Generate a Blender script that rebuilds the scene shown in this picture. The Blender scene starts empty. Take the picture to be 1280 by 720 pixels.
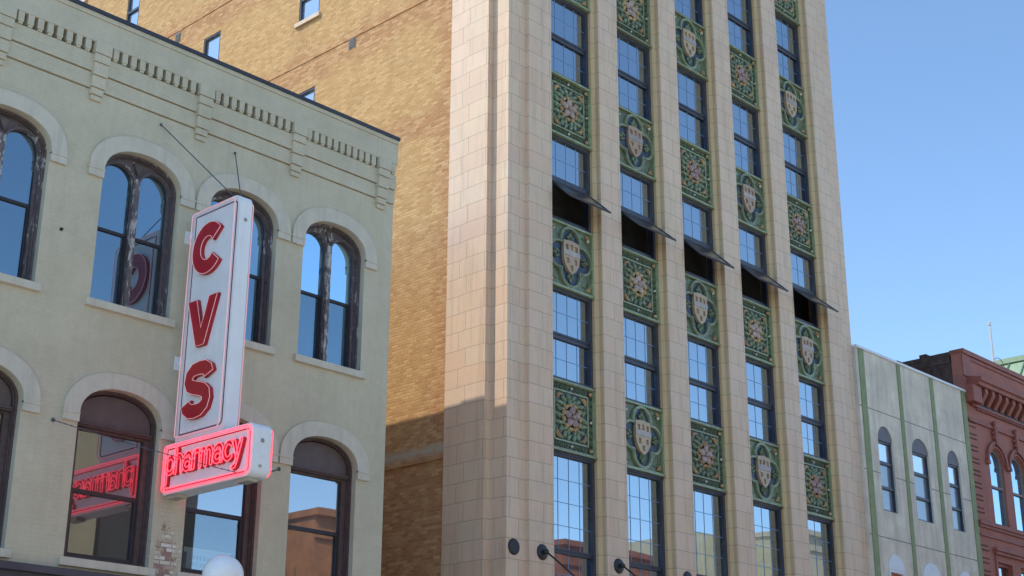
import bpy, bmesh, math, random
from mathutils import Vector, Matrix
rad = math.radians
random.seed(7)
SC = bpy.context.scene
COL = SC.collection

# ------------------------------------------------------------------ camera
cam_d = bpy.data.cameras.new('camera')
cam = bpy.data.objects.new('camera', cam_d); COL.objects.link(cam)
cam_d.sensor_width = 36; cam_d.lens = 1819.2 / 1280 * 36
cam_d.clip_start = 0.1; cam_d.clip_end = 3000
yaw, pitch, roll = rad(46.573), rad(19.596), rad(0.2376)
fw = Vector((math.sin(yaw) * math.cos(pitch), math.cos(yaw) * math.cos(pitch), math.sin(pitch)))
rt = Vector((math.cos(yaw), -math.sin(yaw), 0)); up = rt.cross(fw)
r2 = math.cos(roll) * rt + math.sin(roll) * up
u2 = -math.sin(roll) * rt + math.cos(roll) * up
cam.matrix_world = Matrix(((r2.x, u2.x, -fw.x, 0), (r2.y, u2.y, -fw.y, 0), (r2.z, u2.z, -fw.z, 1.6), (0, 0, 0, 1)))
SC.camera = cam

# ------------------------------------------------------------------ light
SUN_TO = Vector((-1.0, 0.8, 1.42)).normalized()          # towards the sun
elev = math.asin(SUN_TO.z); azim = math.atan2(SUN_TO.x, SUN_TO.y)
world = bpy.data.worlds.new('World'); SC.world = world; world.use_nodes = True
wn = world.node_tree.nodes; wl = world.node_tree.links
sky = wn.new('ShaderNodeTexSky'); sky.sky_type = 'NISHITA'; sky.sun_disc = False
sky.sun_elevation = elev; sky.sun_rotation = azim % (2 * math.pi)
sky.air_density = 1.0; sky.dust_density = 0.2; sky.ozone_density = 0.7; sky.altitude = 2500
bgn = wn['Background']; bgn.inputs['Strength'].default_value = 0.15
tint = wn.new('ShaderNodeMix'); tint.data_type = 'RGBA'; tint.blend_type = 'MULTIPLY'; tint.inputs[0].default_value = 1
tint.inputs[7].default_value = (.89, .99, 1.0, 1)          # slightly clearer, more cyan air
wl.new(sky.outputs[0], tint.inputs[6]); wl.new(tint.outputs[2], bgn.inputs['Color'])
sd = bpy.data.lights.new('sun', 'SUN'); sd.energy = 1.66; sd.angle = rad(0.53); sd.color = (1, .90, .73)
so = bpy.data.objects.new('sun', sd); COL.objects.link(so)
so.rotation_euler = SUN_TO.to_track_quat('Z', 'Y').to_euler(); so.location = (-30, 60, 80)
SC.view_settings.view_transform = 'Standard'; SC.view_settings.look = 'None'
SC.view_settings.gamma = 1; SC.view_settings.use_curve_mapping = False
SC.view_settings.exposure = 1.02

# ------------------------------------------------------------------ materials
def nodes_of(name):
    m = bpy.data.materials.new(name); m.use_nodes = True
    nt = m.node_tree; return m, nt, nt.nodes['Principled BSDF']
def N(nt, kind, **kw):
    n = nt.nodes.new(kind)
    for k, v in kw.items():
        if k.startswith('i_'):
            n.inputs[k[2:].replace('_', ' ')].default_value = v
        else: setattr(n, k, v)
    return n
def L(nt, a, b): nt.links.new(a, b)
def noise(nt, vec, scale, detail=4, rough=.6):
    n = N(nt, 'ShaderNodeTexNoise'); n.inputs['Scale'].default_value = scale
    n.inputs['Detail'].default_value = detail; n.inputs['Roughness'].default_value = rough
    if vec is not None: L(nt, vec, n.inputs['Vector'])
    return n.outputs['Fac']
def ramp(nt, fac, stops):
    r = N(nt, 'ShaderNodeValToRGB'); e = r.color_ramp.elements
    while len(e) < len(stops): e.new(.5)
    for el, (p, c) in zip(e, stops): el.position = p; el.color = (*c, 1) if len(c) == 3 else c
    L(nt, fac, r.inputs['Fac']); return r.outputs['Color']
def g(v): return (v, v, v)
def mix(nt, fac, a, b, mode='MIX'):
    n = N(nt, 'ShaderNodeMix', data_type='RGBA', blend_type=mode)
    for s, v in ((0, fac), (6, a), (7, b)):
        if isinstance(v, (int, float)): n.inputs[s].default_value = v
        elif isinstance(v, tuple): n.inputs[s].default_value = (*v, 1)
        else: L(nt, v, n.inputs[s])
    return n.outputs[2]
def math_(nt, op, a, b=0.0, c=0.0):
    n = N(nt, 'ShaderNodeMath', operation=op)
    for i, v in enumerate((a, b, c)):
        if isinstance(v, (int, float)): n.inputs[i].default_value = v
        else: L(nt, v, n.inputs[i])
    return n.outputs[0]
def worldpos(nt):
    ge = N(nt, 'ShaderNodeNewGeometry'); return ge.outputs['Position']
def wall_uv(nt):
    """u = x + y, v = z : runs along any axis-aligned wall"""
    s = N(nt, 'ShaderNodeSeparateXYZ'); L(nt, worldpos(nt), s.inputs[0])
    c = N(nt, 'ShaderNodeCombineXYZ'); L(nt, math_(nt, 'ADD', s.outputs[0], s.outputs[1]), c.inputs[0]); L(nt, s.outputs[2], c.inputs[1])
    return c.outputs[0], s
def bump(nt, p, h, strength=.3, dist=.02):
    b = N(nt, 'ShaderNodeBump'); b.inputs['Strength'].default_value = strength; b.inputs['Distance'].default_value = dist
    L(nt, h, b.inputs['Height']); L(nt, b.outputs[0], p.inputs['Normal'])
def scaled(nt, vec, sc):
    m = N(nt, 'ShaderNodeMapping'); m.inputs['Scale'].default_value = sc; L(nt, vec, m.inputs['Vector']); return m.outputs[0]

def plain(name, col, rough=.6, var=.15, scale=6, bmp=.15, bscale=60, metal=0, streak=0, spec=.5):
    m, nt, p = nodes_of(name)
    pos = worldpos(nt)
    f = noise(nt, pos, scale, 5)
    a = tuple(c * (1 - var) for c in col); b = tuple(min(1, c * (1 + var)) for c in col)
    c = ramp(nt, f, [(.3, a), (.7, b)])
    if streak:
        s = noise(nt, scaled(nt, pos, (9, 9, .6)), 1, 4)
        c = mix(nt, ramp(nt, s, [(.5, g(0)), (.75, g(streak))]), c, tuple(v * .45 for v in col))
    L(nt, c, p.inputs['Base Color']); p.inputs['Roughness'].default_value = rough; p.inputs['Metallic'].default_value = metal
    p.inputs['Specular IOR Level'].default_value = spec
    if bmp: bump(nt, p, noise(nt, pos, bscale, 3), bmp, .01)
    return m

def painted_brick():
    m, nt, p = nodes_of('painted_brick')
    uv, s = wall_uv(nt); pos = worldpos(nt)
    br = N(nt, 'ShaderNodeTexBrick'); L(nt, uv, br.inputs['Vector'])
    br.inputs['Scale'].default_value = 1; br.inputs['Brick Width'].default_value = .215; br.inputs['Row Height'].default_value = .072
    br.inputs['Mortar Size'].default_value = .006; br.inputs['Mortar Smooth'].default_value = .6
    base = ramp(nt, noise(nt, pos, .9, 6, .65), [(.3, (.545, .476, .34)), (.5, (.605, .53, .38)), (.72, (.655, .575, .42))])
    base = mix(nt, ramp(nt, noise(nt, pos, 7, 5, .7), [(.35, g(.22)), (.6, g(0))]), base, (.42, .37, .255))
    # rain streaks below the cornice and sills
    st = noise(nt, scaled(nt, pos, (5, 5, .35)), 1, 5, .7)
    base = mix(nt, ramp(nt, st, [(.50, g(0)), (.78, g(.25))]), base, (.36, .315, .22))
    # mortar joints slightly darker under the paint
    base = mix(nt, math_(nt, 'MULTIPLY', br.outputs['Fac'], .04), base, (.34, .30, .22))
    # bare patch where the paint has come off, between two lower windows
    def box(v, c, w):
        return math_(nt, 'SUBTRACT', 1, math_(nt, 'MULTIPLY', math_(nt, 'ABSOLUTE', math_(nt, 'SUBTRACT', v, c)), 1 / w))
    zone = math_(nt, 'MULTIPLY', math_(nt, 'MAXIMUM', box(s.outputs[0], 13.64, .55), 0), math_(nt, 'MAXIMUM', box(s.outputs[2], 5.35, 1.35), 0))
    bn = N(nt, 'ShaderNodeTexBrick'); L(nt, uv, bn.inputs['Vector']); bn.inputs['Scale'].default_value = 1
    bn.inputs['Brick Width'].default_value = .215; bn.inputs['Row Height'].default_value = .072; bn.inputs['Mortar Size'].default_value = .008
    bn.inputs['Color1'].default_value = (0, 0, 0, 1); bn.inputs['Color2'].default_value = (1, 1, 1, 1); bn.inputs['Mortar'].default_value = (.2, .2, .2, 1)
    flake = math_(nt, 'ADD', math_(nt, 'MULTIPLY', noise(nt, scaled(nt, pos, (1.3, 1, .8)), 9, 5, .8), 1.35), math_(nt, 'MULTIPLY', zone, .44))
    mask = ramp(nt, flake, [(.93, g(0)), (.97, g(1))])
    bare = ramp(nt, bn.outputs['Color'], [(.2, (.34, .20, .16)), (.3, (.52, .42, .34)), (.42, (.72, .66, .56)), (.8, (.76, .71, .62))])
    base = mix(nt, mask, base, bare)
    # a few tiny chips high on the frieze
    chip = math_(nt, 'MULTIPLY', ramp(nt, noise(nt, pos, 2.1, 6, .75), [(.70, g(0)), (.725, g(1))]), .6)
    base = mix(nt, chip, base, (.46, .37, .29))
    L(nt, base, p.inputs['Base Color']); p.inputs['Roughness'].default_value = .75
    h = math_(nt, 'SUBTRACT', math_(nt, 'MULTIPLY', noise(nt, pos, 25, 4), .7), math_(nt, 'MULTIPLY', br.outputs['Fac'], .9))
    h = math_(nt, 'SUBTRACT', h, mask)
    bump(nt, p, h, .55, .006)
    return m

def side_brick():
    m, nt, p = nodes_of('side_brick')
    uv, s = wall_uv(nt); pos = worldpos(nt)
    wob = N(nt, 'ShaderNodeMix', data_type='VECTOR')
    nz = N(nt, 'ShaderNodeTexNoise'); nz.inputs['Scale'].default_value = 2.0; nz.inputs['Detail'].default_value = 3; L(nt, pos, nz.inputs['Vector'])
    wob.inputs[0].default_value = .022; L(nt, uv, wob.inputs[4]); L(nt, nz.outputs['Color'], wob.inputs[5])
    br = N(nt, 'ShaderNodeTexBrick'); L(nt, wob.outputs[1], br.inputs['Vector'])
    br.inputs['Scale'].default_value = 1; br.inputs['Brick Width'].default_value = .205; br.inputs['Row Height'].default_value = .072
    br.inputs['Mortar Size'].default_value = .009; br.inputs['Mortar Smooth'].default_value = .4; br.inputs['Bias'].default_value = 0
    br.inputs['Color1'].default_value = (0, 0, 0, 1); br.inputs['Color2'].default_value = (1, 1, 1, 1); br.inputs['Mortar'].default_value = (.5, .5, .5, 1)
    yel = ramp(nt, br.outputs['Color'], [(0, (0.521, 0.287, 0.107)), (.35, (0.589, 0.342, 0.133)), (.7, (0.639, 0.381, 0.157)), (1, (0.713, 0.445, 0.197))])
    red = ramp(nt, br.outputs['Color'], [(0, (0.422, 0.189, 0.077)), (.5, (0.508, 0.244, 0.104)), (1, (0.657, 0.390, 0.197))])
    # redder bands near the ledges, and irregular repairs
    def near(c, w):
        return math_(nt, 'MAXIMUM', math_(nt, 'SUBTRACT', 1, math_(nt, 'DIVIDE', math_(nt, 'ABSOLUTE', math_(nt, 'SUBTRACT', s.outputs[2], c)), w)), 0)
    bands = math_(nt, 'ADD', math_(nt, 'ADD', near(20.5, .8), near(24.0, .8)), near(17.2, .6))
    low = math_(nt, 'MULTIPLY', math_(nt, 'MAXIMUM', math_(nt, 'SUBTRACT', 10.5, s.outputs[2]), 0), .2)
    edge = math_(nt, 'MULTIPLY', math_(nt, 'MAXIMUM', math_(nt, 'SUBTRACT', 23.5, s.outputs[1]), 0), .5)
    k = math_(nt, 'ADD', math_(nt, 'ADD', math_(nt, 'MULTIPLY', bands, .5), math_(nt, 'ADD', low, edge)), math_(nt, 'MULTIPLY', noise(nt, pos, .55, 6, .7), .9))
    c = mix(nt, ramp(nt, k, [(.5, g(0)), (.85, g(.85))]), yel, red)
    c = mix(nt, ramp(nt, noise(nt, pos, 3.2, 6, .75), [(.55, g(0)), (.75, g(.55))]), c, (0.769, 0.537, 0.267))
    c = mix(nt, ramp(nt, noise(nt, scaled(nt, pos, (1, 1, .3)), 1.3, 5, .7), [(.55, g(0)), (.8, g(.45))]), c, (0.335, 0.189, 0.087))
    mort = mix(nt, noise(nt, pos, 4, 3), (0.372, 0.213, 0.104), (0.694, 0.488, 0.278))
    c = mix(nt, math_(nt, 'MULTIPLY', br.outputs['Fac'], .55), c, mort)
    # pale lime run along the old roof line
    lime = math_(nt, 'MULTIPLY', near(9.06, .2), ramp(nt, noise(nt, pos, 3.5, 5, .7), [(.36, g(0)), (.5, g(1))]))
    c = mix(nt, lime, c, (0.521, 0.464, 0.360))
    L(nt, c, p.inputs['Base Color']); p.inputs['Roughness'].default_value = .9
    h = math_(nt, 'ADD', math_(nt, 'MULTIPLY', br.outputs['Fac'], -.8), math_(nt, 'MULTIPLY', br.outputs['Color'], .35))
    h = math_(nt, 'ADD', h, math_(nt, 'MULTIPLY', noise(nt, pos, 17, 6, .8), 1.7))
    bump(nt, p, h, .75, .018)
    return m

def terracotta(name='terracotta', tint=None):
    m, nt, p = nodes_of(name)
    uv, s = wall_uv(nt); pos = worldpos(nt)
    mp = N(nt, 'ShaderNodeMapping'); mp.inputs['Location'].default_value = (-43.27 + .12, -9.025, 0); L(nt, uv, mp.inputs['Vector'])
    br = N(nt, 'ShaderNodeTexBrick'); L(nt, mp.outputs[0], br.inputs['Vector'])
    br.offset = .33; br.offset_frequency = 2
    br.inputs['Scale'].default_value = 1; br.inputs['Brick Width'].default_value = .845; br.inputs['Row Height'].default_value = .43
    br.inputs['Mortar Size'].default_value = .009; br.inputs['Mortar Smooth'].default_value = .1
    br.inputs['Color1'].default_value = (0, 0, 0, 1); br.inputs['Color2'].default_value = (1, 1, 1, 1); br.inputs['Mortar'].default_value = (.5, .5, .5, 1)
    c = ramp(nt, br.outputs['Color'], [(0, (.74, .51, .362)), (.3, (.77, .55, .38)), (.55, (.745, .555, .385)), (.8, (.785, .56, .41)), (1, (.735, .56, .395))])
    c = mix(nt, ramp(nt, noise(nt, scaled(nt, pos, (6, 6, .5)), 1, 5, .7), [(.48, g(0)), (.72, g(.55))]), c , (.50, .36, .21))
    c = mix(nt, ramp(nt, noise(nt, pos, 1.2, 5, .7), [(.45, g(0)), (.7, g(.35))]), c, (.58, .43, .35))
    c = mix(nt, ramp(nt, noise(nt, pos, 40, 3, .7), [(.4, g(.12)), (.6, g(0))]), c, (.3, .22, .16))
    c = mix(nt, math_(nt, 'MULTIPLY', br.outputs['Fac'], .6), c, (.33, .23, .155))
    if tint: c = mix(nt, 1.0, c, tint, 'MULTIPLY')
    L(nt, c, p.inputs['Base Color']); p.inputs['Roughness'].default_value = .55
    h = math_(nt, 'ADD', math_(nt, 'MULTIPLY', br.outputs['Fac'], -1), math_(nt, 'MULTIPLY', noise(nt, pos, 18, 4), .25))
    bump(nt, p, h, .4, .01)
    return m

def glass(name, tint=(.012, .018, .028), refl=.5, rcol=(.93, .97, 1), wav=.02, wscale=1.3, rough=.012):
    """window pane: strong coated reflection over a dark room"""
    m, nt, p = nodes_of(name)
    pos = worldpos(nt)
    p.inputs['Base Color'].default_value = (*tint, 1); p.inputs['Roughness'].default_value = .3
    gl = N(nt, 'ShaderNodeBsdfGlossy'); gl.inputs['Color'].default_value = (*rcol, 1); gl.inputs['Roughness'].default_value = rough
    lw = N(nt, 'ShaderNodeFresnel'); lw.inputs['IOR'].default_value = 1.5
    f = math_(nt, 'ADD', refl, math_(nt, 'MULTIPLY', lw.outputs[0], .6))
    mx = N(nt, 'ShaderNodeMixShader'); L(nt, f, mx.inputs[0]); L(nt, p.outputs[0], mx.inputs[1]); L(nt, gl.outputs[0], mx.inputs[2])
    L(nt, mx.outputs[0], nt.nodes['Material Output'].inputs['Surface'])
    if wav:
        b = N(nt, 'ShaderNodeBump'); b.inputs['Strength'].default_value = wav; b.inputs['Distance'].default_value = .1
        L(nt, noise(nt, pos, wscale, 1.5, .5), b.inputs['Height']); L(nt, b.outputs[0], gl.inputs['Normal'])
    return m
def clear_glass(name, refl=.4):
    m, nt, p = nodes_of(name)
    gl = N(nt, 'ShaderNodeBsdfGlossy'); gl.inputs['Roughness'].default_value = .012; gl.inputs['Color'].default_value = (.93, .97, 1, 1)
    tr = N(nt, 'ShaderNodeBsdfTransparent'); tr.inputs['Color'].default_value = (.75, .82, .85, 1)
    mx = N(nt, 'ShaderNodeMixShader'); mx.inputs[0].default_value = refl
    L(nt, tr.outputs[0], mx.inputs[1]); L(nt, gl.outputs[0], mx.inputs[2]); L(nt, mx.outputs[0], nt.nodes['Material Output'].inputs['Surface'])
    return m
def peeling(name, paint, under, amount=.5):
    m, nt, p = nodes_of(name)
    pos = worldpos(nt)
    f = noise(nt, scaled(nt, pos, (9, 9, 3.0)), 1.7, 6, .72)
    f = math_(nt, 'ADD', f, math_(nt, 'MULTIPLY', math_(nt, 'SUBTRACT', noise(nt, pos, .9, 2), .5), .5))
    base = ramp(nt, noise(nt, pos, 9, 4), [(.3, tuple(v * .75 for v in paint)), (.7, tuple(v * 1.25 for v in paint))])
    msk = ramp(nt, f, [(amount, g(0)), (amount + .02, g(1))])
    L(nt, mix(nt, msk, base, under), p.inputs['Base Color']); p.inputs['Roughness'].default_value = .6
    bump(nt, p, msk, .3, .004)
    return m
def neon(name, col, strength, base=(.8, .3, .3)):
    m, nt, p = nodes_of(name)
    p.inputs['Base Color'].default_value = (*base, 1); p.inputs['Emission Color'].default_value = (*col, 1); p.inputs['Emission Strength'].default_value = strength
    p.inputs['Roughness'].default_value = .3
    return m
def glaze(name, col, var=.25):
    m = plain(name, col, .28, var, 9, .25, 26); nt = m.node_tree; p = nt.nodes['Principled BSDF']
    src = p.inputs['Base Color'].links[0].from_socket
    oi = N(nt, 'ShaderNodeObjectInfo'); hs = N(nt, 'ShaderNodeHueSaturation')
    L(nt, math_(nt, 'ADD', .80, math_(nt, 'MULTIPLY', oi.outputs['Random'], .36)), hs.inputs['Value'])
    L(nt, math_(nt, 'ADD', .485, math_(nt, 'MULTIPLY', oi.outputs['Random'], .03)), hs.inputs['Hue'])
    L(nt, src, hs.inputs['Color'])
    grime = ramp(nt, noise(nt, scaled(nt, worldpos(nt), (5, 5, 1.2)), 1.5, 5, .7), [(.5, g(0)), (.75, g(.5))])
    L(nt, mix(nt, grime, hs.outputs[0], tuple(c * .35 for c in col)), p.inputs['Base Color'])
    return m

MT = dict(
    paint=painted_brick(), brick=side_brick(), terra=terracotta(), tanjamb=terracotta('tan_terracotta', (.90, .86, .66)),
    trim=plain('trim_stone_paint', (.62, .555, .44), .7, .08, 3, .2, 40, streak=.25),
    coping=plain('coping_metal', (.035, .036, .05), .45, .25, 3, .05),
    store=plain('shopfront_paint', (.07, .058, .075), .5, .2, 3, .1),
    frame_old=peeling('old_frame_paint', (.115, .088, .088), (.46, .42, .40), .62),
    mullion=peeling('mullion_paint', (.125, .10, .10), (.46, .42, .39), .54),
    frame=peeling('frame_paint', (.098, .064, .058), (.50, .46, .42), .74),
    tymp=plain('tympanum_board', (.12, .085, .078), .55, .12, 5, .1),
    sash=plain('sash_paint', (.035, .03, .036), .5, .2, 8, .05),
    g_blue=glass('tinted_pane', refl=.25, rcol=(.62, .86, 1.0), wav=.010, wscale=.8),
    g_far=glass('far_pane', tint=(.05, .07, .10), refl=.12, rcol=(.62, .82, 1), wav=.02),
    g_dim=glass('dim_pane', tint=(.03, .028, .028), refl=.17, rcol=(.97, .97, 1), wav=.008, wscale=.8),
    g_curt=glass('curtained_pane', tint=(.17, .20, .235), refl=.12, wav=.02),
    g_low=glass('shop_pane', refl=.36, rcol=(.95, .97, 1), wav=.008, wscale=.8),
    g_tower=glass('tower_pane', refl=.40, rcol=(.82, .93, 1), wav=.010, wscale=.9),
    g_sash=glass('sash_pane', tint=(.02, .022, .026), refl=.06, wav=.01),
    g_sky=glass('side_pane', tint=(.25, .30, .38), refl=.5, rcol=(.95, .98, 1), wav=.015),
    g_clear=clear_glass('clear_pane', .17),
    steel=plain('window_steel', (.052, .056, .078), .4, .2, 6, .03),
    muntin=plain('muntin_paint', (.20, .34, .56), .45, .1, 6, 0),
    dark=plain('dark_room', (.10, .10, .098), .8, .3, 2, 0),  # dark sheet colour standing in for unlit rooms behind the windows
    tg_dark=glaze('glaze_dark_green', (.050, .060, .036)),
    tg_mid=glaze('glaze_sea_green', (.165, .205, .115)),
    tg_light=glaze('glaze_pale_green', (.28, .325, .185)),
    tg_leaf=glaze('glaze_leaf_green', (.125, .165, .085)),
    tg_teal=glaze('glaze_teal_leaf', (.195, .245, .155)),
    tg_blue=glaze('glaze_navy', (.032, .046, .070)),
    tg_pink=glaze('glaze_mauve', (.40, .28, .235)),
    tg_ochre=glaze('glaze_ochre', (.42, .265, .12)),
    tg_tan=glaze('glaze_tan', (.50, .35, .20), .12),
    tg_grey=glaze('glaze_lilac_grey', (.43, .35, .30), .1),
    tg_white=glaze('glaze_white', (.68, .62, .48)),
    concrete=None, green=plain('green_paint', (.235, .27, .115), .6, .18, 4, .15, 50, streak=.3),
    white=plain('white_trim', (.72, .73, .76), .5, .05, 3, .05),
    greytymp=plain('grey_board', (.145, .140, .155), .6, .1, 5, .1),
    caulk=plain('joint_caulk', (.20, .19, .17), .8, .2, 6, 0),
    redp=None, redtrim=plain('red_trim_paint', (.29, .085, .058), .6, .2, 4, .2, 40),
    taupe=plain('taupe_frame', (.24, .19, .165), .6, .15, 6, .1),
    redwall=plain('shaded_side_brick', (.075, .048, .042), .9, .5, 5, .6, 14),  # tower's shade on the side wall is put into this dark brown
    iron=plain('black_iron', (.022, .022, .026), .45, .2, 9, .1),
    signface=plain('sign_face_enamel', (.88, .88, .89), .35, .05, 2.5, .05, 8, streak=.12),
    signside=plain('sign_side_enamel', (.86, .86, .86), .4, .04, 2.5, .05, 8, streak=.10),
    ventm=plain('vent_metal', (.20, .19, .18), .6, .2, 9, .1),
    signunder=plain('sign_galvanised', (.30, .28, .24), .5, .2, 5, .1),
    letter=plain('letter_red', (.47, .013, .022), .4, .1, 6, .03),
    neon_on=neon('neon_lit', (1.0, .04, .08), 1.15), neon_dim=neon('neon_faint', (1.0, .30, .32), .16, (.8, .62, .6)),
    tube_shadow=plain('tube_shadow_line', (.13, .05, .10), .5, .1, 6, 0),  # last colour: dark purple for the painted shadow of the border tubes
    wire=plain('steel_wire', (.09, .10, .12), .5, .2, 20, 0, metal=.3),
    globe=None, copper=plain('copper_patina', (.33, .47, .33), .6, .15, .8, .1, 20, streak=.3),
    copperd=plain('copper_seam', (.16, .25, .18), .6, .2, 3, 0),
    asphalt=plain('concrete_road', (.60, .54, .44), .9, .25, 3, .5, 60),
    pave=plain('pavement', (.62, .56, .46), .85, .12, 2, .3, 40),
    linep=plain('road_paint', (.75, .72, .6), .7, .1, 5, .1),
    soil=plain('ground_dirt', (.16, .15, .12), .95, .2, .5, .3, 10),
    orange=plain('orange_brick', (.52, .23, .10), .85, .22, 1.6, .4, 12), redopp=plain('red_brick_opposite', (.42, .14, .075), .85, .25, 1.6, .4, 12),
    cream=plain('cream_render', (.74, .64, .38), .8, .1, 1.2, .2, 12), siding=plain('yellow_siding', (.74, .68, .46), .5, .08, 2, .1),
    beige=plain('beige_stone', (.66, .55, .38), .8, .12, 1.2, .2, 12), darkopp=plain('shaded_grey_render', (.10, .095, .085), .8, .15, .8, .2, 12), greyopp=plain('grey_render', (.45, .42, .36), .8, .12, 1.2, .2, 12),  # the dark grey one has shade put into its colour
    bark=plain('bark', (.11, .085, .065), .9, .3, 6, .5, 30),
    roof=plain('roof_felt', (.08, .08, .085), .9, .2, 1, .2),
    paper=plain('poster_paper', (.72, .70, .66), .7, .04, 4, 0), photo=plain('poster_print', (.16, .09, .12), .6, .6, 9, 0), ink=plain('poster_ink', (.35, .24, .26), .6, .3, 14, 0),
    brass=plain('ballast_metal', (.42, .40, .30), .45, .15, 6, .05),
)
def concrete():
    m, nt, p = nodes_of('stained_concrete'); pos = worldpos(nt)
    c = ramp(nt, noise(nt, pos, 1.1, 7, .7), [(.25, (0.536, 0.475, 0.386)), (.5, (0.724, 0.637, 0.504)), (.66, (0.850, 0.775, 0.605))])
    c = mix(nt, ramp(nt, noise(nt, scaled(nt, pos, (4, 4, .35)), 1, 6, .72), [(.46, g(0)), (.66, g(.6))]), c, (0.442, 0.394, 0.325))
    c = mix(nt, ramp(nt, noise(nt, pos, 9, 5, .7), [(.45, g(.2)), (.6, g(0))]), c, (0.590, 0.512, 0.403))
    L(nt, c, p.inputs['Base Color']); p.inputs['Roughness'].default_value = .85; bump(nt, p, noise(nt, pos, 30, 5), .35, .01); return m
def red_paint():
    m, nt, p = nodes_of('red_painted_brick'); uv, s = wall_uv(nt); pos = worldpos(nt)
    br = N(nt, 'ShaderNodeTexBrick'); L(nt, uv, br.inputs['Vector']); br.inputs['Scale'].default_value = 1
    br.inputs['Brick Width'].default_value = .215; br.inputs['Row Height'].default_value = .075; br.inputs['Mortar Size'].default_value = .006
    c = ramp(nt, noise(nt, pos, 1.0, 6, .7), [(.3, (.34, .120, .088)), (.7, (.43, .165, .118))])
    c = mix(nt, ramp(nt, noise(nt, scaled(nt, pos, (4, 4, .4)), 1, 5, .7), [(.5, g(0)), (.8, g(.4))]), c, (.15, .06, .055))
    L(nt, c, p.inputs['Base Color']); p.inputs['Roughness'].default_value = .75
    bump(nt, p, math_(nt, 'SUBTRACT', noise(nt, pos, 20, 4), br.outputs['Fac']), .4, .006); return m
def globe_mat():
    m, nt, p = nodes_of('opal_globe'); p.inputs['Base Color'].default_value = (.93, .93, .93, 1); p.inputs['Roughness'].default_value = .12
    p.inputs['Subsurface Weight'].default_value = .3; p.inputs['Subsurface Radius'].default_value = (.05, .05, .05); return m
MT['concrete'] = concrete(); MT['redp'] = red_paint(); MT['globe'] = globe_mat()

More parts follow.
